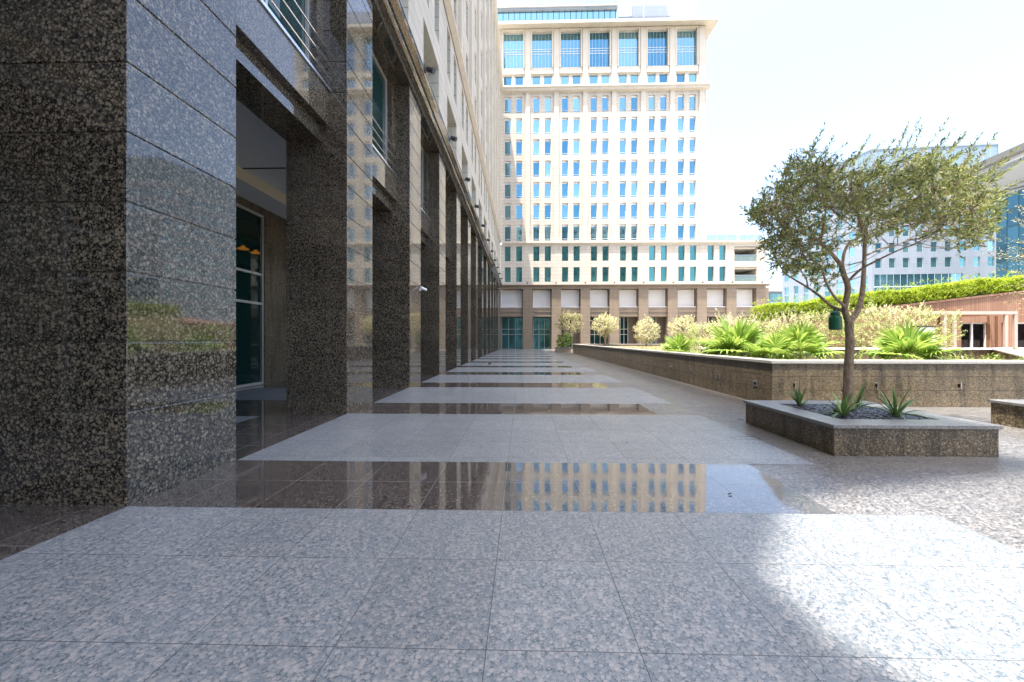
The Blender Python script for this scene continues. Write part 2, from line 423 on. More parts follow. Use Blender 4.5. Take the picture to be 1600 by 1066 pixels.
# spandrels between the pillars, window above, steel rails
for n in range(-13, 13):
    a = PY0+PITCH*n+PD; b = PY0+PITCH*(n+1) if n < 12 else 65
    mb = MB()
    mb.box(-4.95, -4.24, a, b, 5.72, 6.05); mb.box(-4.80, -4.08, a, b, 6.056, 6.80)
    mb.box(-4.5, -4.17, a, a+.28, 6.9, OPT); mb.box(-4.5, -4.17, b-.28, b, 6.9, OPT)
    mb.box(-4.9, -4.0, a, b, OPT, OPT+.3)
    sp = sbuild(mb, 'spandrel', M['granite_polished'])
    MB().box(-4.5, -4.05, a, b, 6.802, 6.86).build('sill', M['steel'], sp)
    g = sbuild(MB().box(-4.42, -4.38, a+.28, b-.28, 6.86, OPT), 'window', M['glass_dark'])
    f = MB()
    for yy in (a+.28, b-.34): f.box(-4.375, -4.32, yy, yy+.06, 6.86, OPT)
    f.box(-4.375, -4.32, a+.34, b-.34, OPT-.06, OPT); f.box(-4.375, -4.32, a+.34, b-.34, 6.86, 6.92)
    f.box(-4.375, -4.33, (a+b)/2-.03, (a+b)/2+.03, 6.92, OPT-.06)
    f.build('frame', M['frame'], g)
    r = MB()
    for zz in (7.12, 7.4, 7.68): r.tube([(-4.12, a-.0, zz), (-4.12, b, zz)], .017, 8)
    sbuild(r, 'railing', M['steel'])
# cornice over the pillars (profile extruded along the street)
prof = [(-4.9,OPT+.31),(-3.66,OPT+.001),(-3.63,OPT+.001),(-3.63,OPT+.20),(-3.56,OPT+.20),(-3.56,OPT+.24),(-3.50,OPT+.25),(-3.45,OPT+.30),(-3.44,OPT+.36),(-3.46,OPT+.42),(-3.40,OPT+.43),(-3.27,OPT+.55),(-3.25,OPT+.66),(-3.6,OPT+.69),(-4.9,OPT+.69)]
Y0S, Y1S = -60, 65
sbuild(MB().prism([(x, Y0S, z) for x, z in prof], (0, Y1S-Y0S, 0)), 'cornice', M['granite_polished'])
sbuild(MB().box(-3.30, -3.235, Y0S, Y1S-.5, OPT+.695, OPT+.72), 'cornice_flashing', M['steel'])
# stone storeys
ops = []; spots_wide = []; spots = []
ROWS = [17.9+3.5*i for i in range(7)]
for n in range(-4, 13):
    c = PY0+PITCH*n+PD+1.62
    if c > 63: continue
    ops.append((c-1.35, c+1.35, 11.0, 13.45, .6)); spots_wide.append((c, 11.0))
    for s in (-.95, .95):
        ops.append((c+s-.43, c+s+.43, 14.45, 16.8, .45)); spots.append((c+s, 14.45))
        for z in ROWS: ops.append((c+s-.43, c+s+.43, z, z+2.42, .40)); spots.append((c+s, z))
YE = -4.0                                # unseen step in the upper floors, shaped to set the foreground shadow edge
hi = [o_ for o_ in ops if o_[0] > YE]; lo_ = [o_ for o_ in ops if o_[1] < YE and o_[3] < 34]
mb = MB(); wall(mb, (-3.64,0,0), (0,1,0), (1,0,0), YE, Y1S-.01, OPT+.7, 42.2, hi)
wall(mb, (-3.64,0,0), (0,1,0), (1,0,0), Y0S, YE, OPT+.7, 35, lo_)
mb.poly([(-3.64,Y0S,OPT+.7),(-18,Y0S,OPT+.7),(-18,Y0S,35),(-3.64,Y0S,35)])
mb.poly([(-3.64,Y0S,35),(-3.64,YE,35),(-18,YE,35),(-18,Y0S,35)])
mb.poly([(-3.64,YE,35),(-3.64,YE,42.2),(-18,YE,42.2),(-18,YE,35)])
mb.poly([(-3.64,YE,42.2),(-3.64,Y1S,42.2),(-18,Y1S,42.2),(-18,YE,42.2)])
spots = [s_ for s_ in spots if s_[0] > YE+.4 or (s_[0] < YE-.4 and s_[1] < 31)]
sbuild(mb, 'wall', M['limestone'])
mb = MB().prism([(-3.6,Y0S,17.1),(-3.34,Y0S,17.32),(-3.34,Y0S,17.5),(-3.6,Y0S,17.56)], (0, Y1S-.6-Y0S, 0))
sbuild(mb, 'string_course', M['limestone_plain'])
mb = MB().prism([(-3.6,YE,41.9),(-3.3,YE,42.1),(-3.1,YE,42.5),(-3.1,YE,42.9),(-3.9,YE,43.0),(-3.9,YE,41.9)], (0, Y1S-.6-YE, 0))
sbuild(mb, 'roof_cornice', M['limestone_plain'])
for n in range(-4, 14):                  # pilaster strips on the upper floors
    y = PY0+PITCH*n+PD/2
    sbuild(MB().box(-3.635, -3.44, y-.36, min(y+.36, 64.2), 17.6, 41.85 if y > YE else 34.8), 'pilaster', M['limestone_plain'])
wp = window_proto(2.7, 2.45, M['glass_teal'], fr=.07, mull=2); np_ = window_proto(.86, 2.35, M['glass_blue'], fr=.05, blind=.2, rail=.35)
cnt = 0; rest = []
for y, z in spots_wide: place(wp, side, Vector((-4.2, y, z))-SO, R(90)); cnt += 1
spots.sort(key=lambda s: (s[0] < 8, s[0] > 40, s[1]))
for y, z in spots:
    if cnt < 98: place(np_, side, Vector((-4.05, y, z))-SO, R(90)); cnt += 1
    else: rest.append((Vector((-4.05, y, z))-SO, R(90)))
mass('window', np_, side, rest)
# added tower, out of view, shaped to cast the shadow over the walkway
tw = [(-4.1,43),(44,43),(44,65.5),(-4.6,65.5),(-7.6,69),(-8.9,73),(-7.9,66.4),(-5.6,51.7)]
TX = -4.0
sbuild(MB().prism([(TX, y, z) for y, z in tw], (-12, 0, 0)), 'shadow_tower', M['limestone'])
# arcade: ceiling, cove, back wall with glazing
mb = MB(); mb.box(-8.0, -4.96, Y0S, 65, 6.45, 6.6)
sbuild(mb, 'ceiling', M['ceiling'])
sbuild(MB().box(-9.3, -8.0, Y0S, 65, 6.1, 6.62), 'ceiling_step', M['ceiling'])
sbuild(MB().box(-8.0+.002, -7.985, Y0S, 65, 6.1, 6.448), 'cove', M['cove'])
for n in range(-4, 13):
    sbuild(MB().box(-7.98, -4.97, PY0+PITCH*n+2.9, PY0+PITCH*n+2.95, 6.43, 6.449), 'ceiling_joint', M['black'])
WX = -8.95
wo = []
for n in range(-4, 13):
    c = PY0+PITCH*n+PITCH+PD/2 + .3
    wo.append((c-1.55+3.0, c+1.55+3.0-.2, .02, 5.85, .12))
mb = MB(); wall(mb, (WX,0,0), (0,1,0), (1,0,0), Y0S, 65, 0, 6.1, wo); sbuild(mb, 'back_wall', M['granite_wall'])
for a, b, c, d, _ in wo:
    near = 9 < b < 22
    g = sbuild(MB().box(WX-.13, WX-.11, a, b, .02, 5.85), 'glazing', M['glass_clear'] if near else M['glass_dark'])
    f = MB()
    for y in (a, (a+b)/2-.04, b-.08): f.box(WX-.105, WX-.03, y, y+.08, .02, 5.85)
    for z in (.02, 2.75, 3.75, 5.77):
        f.box(WX-.10, WX-.035, a+.08, (a+b)/2-.04, z, z+.08); f.box(WX-.10, WX-.035, (a+b)/2+.04, b-.08, z, z+.08)
    f.build('frame', M['frame'], g)
    d_ = MB(); d_.box(WX-.1, WX-.02, a+.1, a+.16, .1, 2.7); d_.box(WX-.1, WX-.02, (a+b)/2-.12, (a+b)/2-.06, .1, 2.7)
    d_.tube([(WX+.02, (a+b)/2-.16, .9), (WX+.02, (a+b)/2-.16, 1.4)], .015, 8)
    d_.build('door', M['steel'], g)
mb = MB()
mb.box(-16, -15.9, 4, 30, 0, 6); mb.box(-16, WX-.2, 4, 4.1, 0, 6); mb.box(-16, WX-.2, 29.9, 30, 0, 6); mb.box(-16, WX-.2, 4, 30, 5.9, 6)
sbuild(mb, 'lobby', plain('lobby_walls', (.10,.11,.10), .6))
for x, y, z in ((-11.2, 15.7, 5.2), (-11.5, 16.9, 5.3)):
    l = empty('pendant_lamp', (x, y, z)); tag(l, 'small orange pendant lamp seen through the near glass door' + (' at left' if x > -11.4 else ', the right one'), 'lamp')
    MB().lathe([(.03,.14),(.10,.06),(.22,0),(.2,-.02)], (0,0,0), 16).build('lamp_shade', M['lamp'], l)
    MB().tube([(0,0,.14),(0,0,1.5)], .01, 6).build('cord', M['black'], l)

# ================================================================== BACK BUILDING (facing the camera)
BY = 65.0; K = .1045
back = empty('tower_building', (15, BY, 0)); BO = Vector((15, BY, 0))
tag(back, 'cream stone tower with blue windows closing the end of the plaza above a granite arcade', 'building')
def bbuild(mb, name, mat, parent=None, **k):
    o = mb.build(name, mat, parent or back, **k)
    if parent is None: o.location = -BO
    return o
BP = 4.69; PX0 = .89; XR = 39.15; TXR = 29.75
for i in range(9):
    x = PX0+BP*i; mb = MB()
    zc = [0]+[.88+.65*k for k in range(14)]+[OPT]
    for a, b in zip(zc[:-1], zc[1:]): mb.box(x-.78, x+.78, BY, BY+1.4, a+.01, b-.01)
    mb.box(x-.765, x+.765, BY+.02, BY+1.385, 0, OPT-.01)
    bbuild(mb, 'pillar', M['granite_far'])
bbuild(MB().box(-4.6, -3.68, BY+.01, BY+1.3, 0, OPT), 'pillar', M['granite_far'])
bays = [(-3.67, PX0-.78)] + [(PX0+BP*i+.78, PX0+BP*(i+1)-.78) for i in range(8)]
for k, (a, b) in enumerate(bays):
    mb = MB().box(a, b, BY+.45, BY+1.3, 5.35, 6.1); mb.box(a, b, BY+.35, BY+1.3, 6.106, 6.85)
    sp = bbuild(mb, 'spandrel', M['granite_far'])
    MB().box(a, b, BY+.3, BY+1.0, 6.852, 6.93).build('sill', M['white'], sp)
    sh = MB()
    for q in range(19): sh.prism([(a+.18, BY+.95, 6.93+.15*q), (a+.18, BY+.92, 6.93+.15*q+.07), (a+.18, BY+.95, 6.93+.15*q+.145), (a+.18, BY+1.0, 6.93+.15*q+.145), (a+.18, BY+1.0, 6.93+.15*q)], (b-a-.45, 0, 0))
    s_ = bbuild(sh, 'shutter', M['shutter'])
    f = MB().box(a+.1, a+.178, BY+.85, BY+1.0, 6.94, 9.78); f.box(b-.27, b-.19, BY+.85, BY+1.0, 6.94, 9.78); f.build('shutter_frame', M['white'], s_)
    bbuild(MB().box(b-.185, b-.001, BY+.88, BY+1.2, 6.94, 9.8), 'jamb', M['granite_far'])
    # glazing behind
    ga, gb = (a+.2, b-.1) if k < 2 or k in (3,) else (a+.1, b-1.1)
    g = bbuild(MB().box(ga, gb, BY+2.6, BY+2.64, .05, 5.3), 'glazing', M['glass_teal'] if k < 2 else M['glass_dark'])
    f = MB()
    xs_ = [ga+(gb-ga)*q/3 for q in range(4)]
    for x in xs_: f.box(x-.035, x+.035, BY+2.5, BY+2.59, .05, 5.3)
    for z in (2.4, 3.3): f.box(ga+.04, gb-.04, BY+2.51, BY+2.585, z, z+.07)
    f.build('frame', M['frame'], g)
mb = MB(); wall(mb, (0,BY+2.55,0), (1,0,0), (0,-1,0), -8.9, XR+2, 0, OPT+.4, [((a+.2 if k < 2 or k == 3 else a+.1), (b-.1 if k < 2 or k == 3 else b-1.1), .05, 5.3, .15) for k, (a, b) in enumerate(bays)])
mb.box(-8.9, XR, BY+1.31, BY+2.54, OPT-.3, OPT-.2); mb.box(-8.9, XR, BY+1.31, BY+2.54, 5.6, 5.7)
bbuild(mb, 'arcade_wall', M['granite_far'])
# granite frieze + cornice
mb = MB().box(-3.6, XR-.02, BY+.0, BY+1.35, OPT+.002, OPT+.35)
mb.prism([(-3.55, BY-.02, OPT+.352), (-3.55, BY-.42, OPT+.50), (-3.55, BY-.45, OPT+.62), (-3.55, BY+.3, OPT+.66), (-3.55, BY+.3, OPT+.352)], (XR+3.55+.4, 0, 0))
bbuild(mb, 'cornice', M['granite_far'])
# podium stone, two storeys
C = [-1.455+BP*i for i in range(9)]
zc = OPT+.66
pw = []; podwin = []
for i in range(8):
    for s in (-.935, .935):
        for z in (11.0, 14.4): pw.append((C[i]+s-.50, C[i]+s+.50, z, z+2.4, .35)); podwin.append((C[i]+s, z))
xb0, xb1 = gx(1148, BY), gx(1183, BY)
for z0, z1 in ((10.95, 13.3), (14.2, 16.6)): pw.append((xb0, xb1, z0, z1, 5.0))
mb = MB(); wall(mb, (0,BY+.1,0), (1,0,0), (0,-1,0), -3.64, XR, zc, 17.1, pw)
mb.poly([(XR,BY+.1,zc),(XR,BY+16,zc),(XR,BY+16,17.1),(XR,BY+.1,17.1)])
bbuild(mb, 'wall', M['limestone'])
mb = MB().prism([(-3.3, BY+.08, 17.1), (-3.3, BY-.22, 17.28), (-3.3, BY-.22, 17.46), (-3.3, BY+16, 17.5), (-3.3, BY+16, 17.1)], (XR+3.3+.25, 0, 0))
bbuild(mb, 'string_course', M['limestone_plain'])
for z0 in (10.95, 14.2):                 # balcony contents
    mb = MB(); mb.box(xb0+.1, xb1-.05, BY+.2, BY+.24, z0, z0+1.0); b_ = bbuild(mb, 'balustrade', M['glass_rail'])
    MB().box(xb0+.05, xb1-.03, BY+.18, BY+.26, z0+1.002, z0+1.05).build('rail', M['steel'], b_)
    mb = MB(); mb.box(xb0, xb1, BY+4.9, BY+5.0, z0, z0+2.35); bbuild(mb, 'balcony_wall', M['limestone_plain'])
    mb = MB(); mb.box(xb0+.6, xb0+1.6, BY+3.0, BY+3.4, z0, z0+2.3); mb.box(xb0, xb1, BY+.3, BY+4.8, z0+2.05, z0+2.3); bbuild(mb, 'balcony_beam', M['limestone_plain'])
# terrace rails over the podium
for a, b in ((TXR+.1, gx(1153, BY)), (gx(1157, BY), XR-.4)):
    mb = MB(); n = 3
    g_ = bbuild(MB().box(a, b, BY+.3, BY+.32, 17.55, 18.5), 'terrace_balustrade', M['glass_rail'])
    for q in range(n+1):
        x = a+(b-a)*q/n; mb.box(x-.03, x+.03, BY+.26, BY+.295, 17.5, 18.6)
    mb.box(a, b, BY+.26, BY+.33, 18.602, 18.66); mb.build('rail', M['frame'], g_)
# tower
tw_ops = []; twin = []
for i in range(7):
    for s in (-.935, .935):
        for z in ROWS: tw_ops.append((C[i]+s-.50, C[i]+s+.50, z-.12, z+2.5, .3)); twin.append((C[i]+s, z))
up_ops = []; small = []; bigw = []
for i in range(7):
    for s in (-.95, .95): up_ops.append((C[i]+s-.66, C[i]+s+.66, 43.05, 44.85, .3)); small.append((C[i]+s, 43.05))
    up_ops.append((C[i]-1.66, C[i]+1.66, 46.1, 51.95, .4)); bigw.append((C[i], 46.1))
mb = MB(); wall(mb, (0,BY+.3,0), (1,0,0), (0,-1,0), -6, TXR, 17.5, 42.1, tw_ops)
wall(mb, (0,BY+.3,0), (1,0,0), (0,-1,0), -8, TXR, 42.1, 52.5, up_ops)
mb.poly([(TXR,BY+.3,17.5),(TXR,BY+20,17.5),(TXR,BY+20,52.5),(TXR,BY+.3,52.5)])
bbuild(mb, 'tower_wall', M['limestone'])
for i in range(8):
    x = PX0+BP*(i-1) if i else -3.8
    x = PX0+BP*i
    if i == 7: break
    w_ = .36 if i < 6 else .5
    x1 = min(x+w_, TXR+.02)
    bbuild(MB().box(x-.36, x1, BY+.12, BY+.298, 17.5, 42.0), 'pilaster', M['limestone_plain'])
    bbuild(MB().box(x-.42, x1+.1 if i < 6 else x1, BY+.08, BY+.298, 42.9, 52.2), 'pilaster', M['limestone_plain'])
for i in range(7):                       # apron panels between the small and the large windows
    bbuild(MB().box(C[i]-1.8, C[i]+1.8, BY+.15, BY+.298, 45.05, 45.95), 'apron', M['limestone_plain'])
    f = MB().box(C[i]-1.85, C[i]-1.62, BY+.1, BY+.298, 46, 52.1); f.box(C[i]+1.62, C[i]+1.85, BY+.1, BY+.298, 46, 52.1)
    f.box(C[i]-1.85, C[i]+1.85, BY+.08, BY+.298, 52.102, 52.28)
    bbuild(f, 'window_surround', M['limestone_plain'])
mb = MB().prism([(-8, BY+.28, 41.95), (-8, BY-.2, 42.1), (-8, BY-.3, 42.5), (-8, BY-.45, 42.55), (-8, BY-.45, 42.86), (-8, BY+.28, 42.9)], (TXR+8.45, 0, 0))
bbuild(mb, 'belt_course', M['limestone_plain'])
mb = MB()
ov = 1.45
q0 = [(-10, BY+.28, 52.48), (TXR, BY+.28, 52.48), (TXR, BY+20, 52.48), (-10, BY+20, 52.48)]
q1 = [(-10, BY+.3-ov, 52.25), (TXR+ov, BY+.3-ov, 52.25), (TXR+ov, BY+21, 52.25), (-10, BY+21, 52.25)]
q2 = [(x, y, 52.72) for x, y, z in q1]
mb.v += q0+q1+q2; mb.f += [(0,1,5,4),(1,2,6,5),(4,5,9,8),(5,6,10,9),(8,9,10,11),(2,3,7,6),(6,7,11,10)]
bbuild(mb, 'roof_cornice', M['limestone_plain'])
p1 = window_proto(1.0, 2.62, M['glass_blue'], fr=.04, blind=.24, rail=.3); p2 = window_proto(1.0, 2.4, M['glass_teal'], fr=.035)
p3 = window_proto(1.32, 1.8, M['glass_blue'], fr=.05); p4 = window_proto(3.32, 5.85, M['glass_blue'], fr=.05, mull=5, trans=(2.45, 2.85, 3.25))
for x, z in bigw: place(p4, back, Vector((x, BY+.72, z))-BO, 0)
for x, z in podwin: place(p2, back, Vector((x, BY+.43, z))-BO, 0)
rest = []; k = 0
for x, z in sorted(twin, key=lambda s: s[1]):
    if k < 60: place(p1, back, Vector((x, BY+.58, z-.12))-BO, 0); k += 1
    else: rest.append((Vector((x, BY+.58, z-.12))-BO, 0))
mass('window', p1, back, rest)
mass('window', p3, back, [(Vector((x, BY+.58, z))-BO, 0) for x, z in small])
bpy.data.objects.remove(p3.children[0]); bpy.data.objects.remove(p3)
# roof: glass strip, white slab, plant screens, steel frame
RYY = BY+2.5
def pbuild(mb, name, mat): o = mb.build(name, mat, back); o.location = -BO; return o
xe = gx(963, RYY)
g_ = pbuild(MB().box(-8, xe, RYY, RYY+.1, 52.7, 57.1), 'roof_glazing', M['glass_blue'])
f = MB()
for q in range(26):
    x = xe-.1-.95*q
    f.box(x-.04, x+.04, RYY-.1, RYY-.01, 52.7, 57.1)
f.build('frame', M['black'], g_)
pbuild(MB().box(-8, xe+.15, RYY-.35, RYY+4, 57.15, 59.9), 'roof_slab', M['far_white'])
pbuild(MB().box(-8, xe+.3, RYY-.6, RYY-.352, 57.5, 57.62), 'roof_slab_edge', M['frame'])
x1 = gx(1050, RYY)
mb = MB()
mb.box(xe+.4, x1, RYY+.3, RYY+3, 52.8, 56.2); mb.box(xe+2.9, x1-.4, RYY+.8, RYY+4, 56.22, 58.4)
pbuild(mb, 'plant_room', M['far_white'])
mb = MB()
for q in range(8): mb.box(xe+.45, xe+2.6, RYY+.1, RYY+.28, 56.3+.2*q, 56.3+.2*q+.12)
pbuild(mb, 'louvre', M['shutter'])
mb = MB()
xs0, xs1 = gx(1046, RYY), gx(1094, RYY)
for x in (xe+4.5, xe+9.0): mb.tube([(x, RYY-.2, 52.8), (x, RYY-.2, 60)], .06, 6)
mb.tube([(xe+.3, RYY-.2, 58.9), (x1, RYY-.2, 58.9)], .09, 6)
pbuild(mb, 'roof_mast', M['steel'])
mb = MB()
for q in range(5):
    xx = xs0+(xs1-xs0)*.6*q/4
    mb.tube([(xx, RYY, 52.8), (xx+2.6, RYY, 60.5)], .06, 6)
for z in (55.0, 57.9, 58.6): mb.tube([(xs0+.3, RYY, z), (xs1-1.3+(z-55)*.3, RYY, z)], .06, 6)
for q in range(5): mb.tube([(xs0+q*.7, RYY+1.5, 53), (xs0+q*.7, RYY+1.5, 60.5)], .05, 6)
for q in range(24): mb.box(xs0+.2+q*.16, xs0+.25+q*.16, RYY+1.6, RYY+1.65, 54.5, 60)
pbuild(mb, 'roof_steelwork', M['steel'])

# ================================================================== FLOODLIGHTS ON THE CORNICES
def make_flood():
    root = empty('floodlight')
    MB().tube([(0,0,0),(0,0,.10),(.10,0,.16),(.22,0,.16)], .018, 8).build('bracket', M['steel'], root, smooth=True)
    MB().tube([(.16,0,.30),(.40,0,.20)], [.095,.11], 14).build('lamp_head', M['black'], root)
    MB().tube([(.20,-.12,.16),(.20,.12,.16)], .018, 6).build('hinge', M['black'], root)
    return root
fl = make_flood(); first = True
for n in range(1, 13):
    o = fl if first else copy_tree(fl); first = False
    o.location = (-3.42, PY0+PITCH*n+PD/2-.0, OPT+.70); o.rotation_euler = (0, 0, R(-8))
    tag(o, 'black floodlight on the left cornice, %s from the camera above the pillars' % ORD[n-1], 'light', 'floodlights on the left cornice')
for i in range(9):
    o = copy_tree(fl); o.location = (PX0+BP*i-.1, BY-.15, OPT+.66); o.rotation_euler = (0, 0, R(-90))
    tag(o, 'small dark floodlight on the far arcade cornice, %s from the left' % ORD[i], 'light', 'floodlights on the far cornice')
# CCTV on the third pillar face
cc = empty('security_camera', (FX, PY0+2*PITCH+PD*.9, 3.35)); tag(cc, 'white bullet security camera on the third granite pillar', 'camera')
MB().box(0, .03, -.05, .05, -.05, .05).build('base_plate', M['white'], cc)
MB().tube([(.03,0,0),(.14,0,.02)], .018, 8).build('arm', M['white'], cc)
MB().tube([(.06,-.10,.06),(.20,.12,.0)], .045, 12).build('camera_body', M['white'], cc)
MB().tube([(.20,.12,.0),(.208,.132,-.003)], .036, 12).build('lens', M['black'], cc)
dc = empty('dome_camera', (-5.9, PY0+PITCH-.5, 6.42)); tag(dc, 'small dark dome camera on the arcade ceiling between first and second pillar', 'camera')
MB().lathe([(.10,0),(.10,-.05),(.07,-.12),(.02,-.15)], (0,0,0), 16).build('dome', M['black'], dc, smooth=True)
MB().lathe([(.13,.03),(.13,0)], (0,0,0), 16).build('base_ring', M['white'], dc)
rs = empty('ceiling_lamp', (-8.5, 15.6, 6.09)); tag(rs, 'large round dark ceiling fitting by the back wall of the arcade', 'lamp')
MB().lathe([(.75,0),(.8,-.05),(.8,-.12),(.72,-.2)], (0,0,0), 32).build('shade', M['shutter'], rs)
MB().lathe([(.83,-.05),(.83,-.10)], (0,0,0), 32).build('rim', M['black'], rs)

# ================================================================== LOW WALL
WXL, WYF, WYB, WH = 5.8, 9.4, 45.7, 1.0
lw = empty('planter_wall', (WXL, WYF, 0)); LO = Vector((WXL, WYF, 0))
tag(lw, 'long low brown granite planter wall with pale coping, running along the walkway and turning right', 'wall')
t_ = M['granite_wall']
def lbuild(mb, name, mat, **k): o = mb.build(name, mat, lw, **k); o.location = -LO; return o
mb = MB(); zz = [0, .38, .70, WH-.01]
rnd = random.Random(4)
for k in range(3):                       # slabs with open joints, real geometry
    y = WYF+.41; 
    while y < WYB-.4:
        L = 1.24 if y > WYF+.5 else .62*(1+k % 2); y2 = min(y+L, WYB)
        mb.box(WXL+.0, WXL+.05, y+.003, y2-.003, zz[k]+.003, zz[k+1]-.003); y = y2
    x = WXL
    while x < 26:
        L = 1.24 if x > WXL+.1 else .62*(1+(k+1) % 2); x2 = x+L
        mb.box(x+.003, x2-.003, WYF, WYF+.05, zz[k]+.003, zz[k+1]-.003); x = x2
    mb.box(WXL, WXL+.05, WYF+.053, WYF+.407, zz[k]+.003, zz[k+1]-.003)
lbuild(mb, 'cladding', t_)
mb = MB(); mb.box(WXL+.045, WXL+.35, WYF+.35, WYB, 0, WH-.012); mb.box(WXL+.045, 26, WYF+.045, WYF+.35, 0, WH-.012)
mb.box(WXL+.36, 26, WYB-.35, WYB, 0, WH-.012)
lbuild(mb, 'core', M['granite_wall'])
mb = MB(); e = .03
mb.box(WXL-e, WXL+.38, WYF+.38, WYB+e, WH-.008, WH+.07); mb.box(WXL-e, 26, WYF-e, WYF+.38, WH-.008, WH+.07)
mb.box(WXL+.38, 26, WYB-.38, WYB+e, WH-.008, WH+.07)
M['coping'] = granite('pale_coping_granite', (.10,.105,.11), (.20,.202,.202), (.29,.282,.27), .3, 1.5, 48, .7, grime=.12)
lbuild(mb, 'coping', granite('sunlit_wall_coping', (.25,.25,.24), (.36,.35,.32), (.46,.44,.41), .3, 1.5, 45, .75, grime=.12), bevel=.012)  # paler than the planter coping: sunlight on the top is painted into the colour
tag(MB().box(WXL+.36, 26, WYF+.36, WYB-.36, .5, .86).build('soil', M['soil']), kind='structure')
# recessed lights on the wall
def make_wl():
    root = empty('wall_light')
    f = MB(); f.box(-.065,.065,-.014,-.001,-.065,-.045); f.box(-.065,.065,-.014,-.001,.045,.065); f.box(-.065,-.045,-.014,-.001,-.045,.045); f.box(.045,.065,-.014,-.001,-.045,.045)
    f.build('frame', M['steel'], root)
    MB().box(-.045,.045,-.006,-.002,-.045,.045).build('lens', M['black'], root)
    MB().prism([(-.05,-.03,.045),(-.05,-.001,.06),(-.05,-.001,.045)], (.1,0,0)).build('hood', M['steel'], root)
    return root
pr = make_wl(); first = True; k = 0
def mx_next():
    global first
    o = pr if first else copy_tree(pr); first = False; return o
for i in range(11):
    o = mx_next(); o.location = (WXL, 10.05+1.87*i, .47); o.rotation_euler = (0,0,R(-90))
    tag(o, 'small square light in the shaded long side of the low wall, %s from the corner' % ORD[i], 'wall light', 'square lights set in the low wall')
for i, x in enumerate((gx(1241, WYF), gx(1369, WYF), gx(1498, WYF))):
    o = mx_next(); o.location = (x, WYF, .50)
    tag(o, ['small square light on the wall front, left of the tree', 'small square light on the wall front just right of the tree', 'small square light on the wall front above the planter\'s right end'][i], 'wall light', 'square lights set in the low wall')

# ================================================================== SQUARE PLANTERS
def pebbles(mb, x0, x1, y0, y1, z, n, rnd):
    for _ in range(n):
        x = rnd.uniform(x0, x1); y = rnd.uniform(y0, y1)
        a = rnd.uniform(.032, .058); b = a*rnd.uniform(.5, .8); c = a*rnd.uniform(.3, .5); ang = rnd.uniform(0, 6.28)
        u = (x-x0)/(x1-x0); v = (y-y0)/(y1-y0)
        hz = z + .07*math.sin(math.pi*u)*math.sin(math.pi*v) + rnd.uniform(-.008, .018)
        rot = Matrix.Rotation(ang, 3, 'Z') @ Matrix.Rotation(rnd.uniform(-.5, .5), 3, 'X') @ Matrix.Rotation(rnd.uniform(-.5, .5), 3, 'Y')
        bb = len(mb.v); K_ = 7
        for ri, (rr, zz_) in enumerate(((.55, -.8), (1, 0), (.6, .75))):
            for q in range(K_):
                w_ = 2*math.pi*q/K_; pnt = rot @ Vector((a*rr*math.cos(w_), b*rr*math.sin(w_), c*zz_)); mb.v.append((x+pnt.x, y+pnt.y, hz+pnt.z))
        top = len(mb.v); pnt = rot @ Vector((0, 0, c)); mb.v.append((x+pnt.x, y+pnt.y, hz+pnt.z))
        for ri in range(2):
            for q in range(K_): mb.f.append((bb+ri*K_+q, bb+ri*K_+(q+1) % K_, bb+(ri+1)*K_+(q+1) % K_, bb+(ri+1)*K_+q))
        for q in range(K_): mb.f.append((bb+2*K_+q, bb+2*K_+(q+1) % K_, top))
def planter(x0, x1, y0, y1, h, label, seed, npb):
    p_ = empty('stone_planter', (x0, y0, 0)); tag(p_, label, 'planter', 'square granite planters on the plaza'); o_ = Vector((x0, y0, 0))
    mb = MB(); xm = x0+.42; xn = x0+(x1-x0)*.62
    for a, b in ((x0, xm), (xm, xn), (xn, x1)): mb.box(a+.002, b-.002, y0, y0+.05, 0, h-.055)
    for a, b in ((y0+.052, y0+1.0), (y0+1.0, y1-.052)): mb.box(x0, x0+.05, a+.002, b-.002, 0, h-.055); mb.box(x1-.05, x1, a+.002, b-.002, 0, h-.055)
    mb.box(x0, x1, y1-.05, y1, 0, h-.055); mb.box(x0+.06, x1-.06, y0+.06, y1-.06, 0, .26)
    c_ = mb.build('side', M['granite_wall'], p_); c_.location = -o_
    mb = MB(); e = .03; w_ = .37
    mb.box(x0-e, x1+e, y0-e, y0+w_, h-.05, h); mb.box(x0-e, x1+e, y1-w_, y1+e, h-.05, h)
    mb.box(x0-e, x0+w_, y0+w_+.002, y1-w_-.002, h-.05, h); mb.box(x1-w_, x1+e, y0+w_+.002, y1-w_-.002, h-.05, h)
    c_ = mb.build('coping', M['coping'], p_, bevel=.006); c_.location = -o_
    mb = MB(); pebbles(mb, x0+w_+.02, x1-w_-.02, y0+w_+.02, y1-w_-.02, h-.05, npb, random.Random(seed))
    mb.box(x0+w_-.02, x1-w_+.02, y0+w_-.02, y1-w_+.02, .27, h-.07)
    tag(mb.build('black_pebbles', M['pebble'], smooth=True), 'glossy black pebbles filling the ' + ('planter under the olive tree' if seed == 1 else 'planter at the right edge'), 'pebbles', kind='stuff')
    return p_
planter(4.16, 6.29, 5.42, 7.52, .42, 'square low brown granite planter with pale coping holding the windswept tree', 1, 2600)
planter(8.70, 10.8, 5.50, 7.62, .44, 'low brown granite planter cut off by the right edge of the view', 2, 500)
# slot light in the right-hand planter
o = mx_next(); o.location = (8.70, 7.05, .26); o.rotation_euler = (0,0,R(-90)); tag(o, 'small square light in the side of the planter at the right edge', 'wall light', 'square lights set in the low wall')

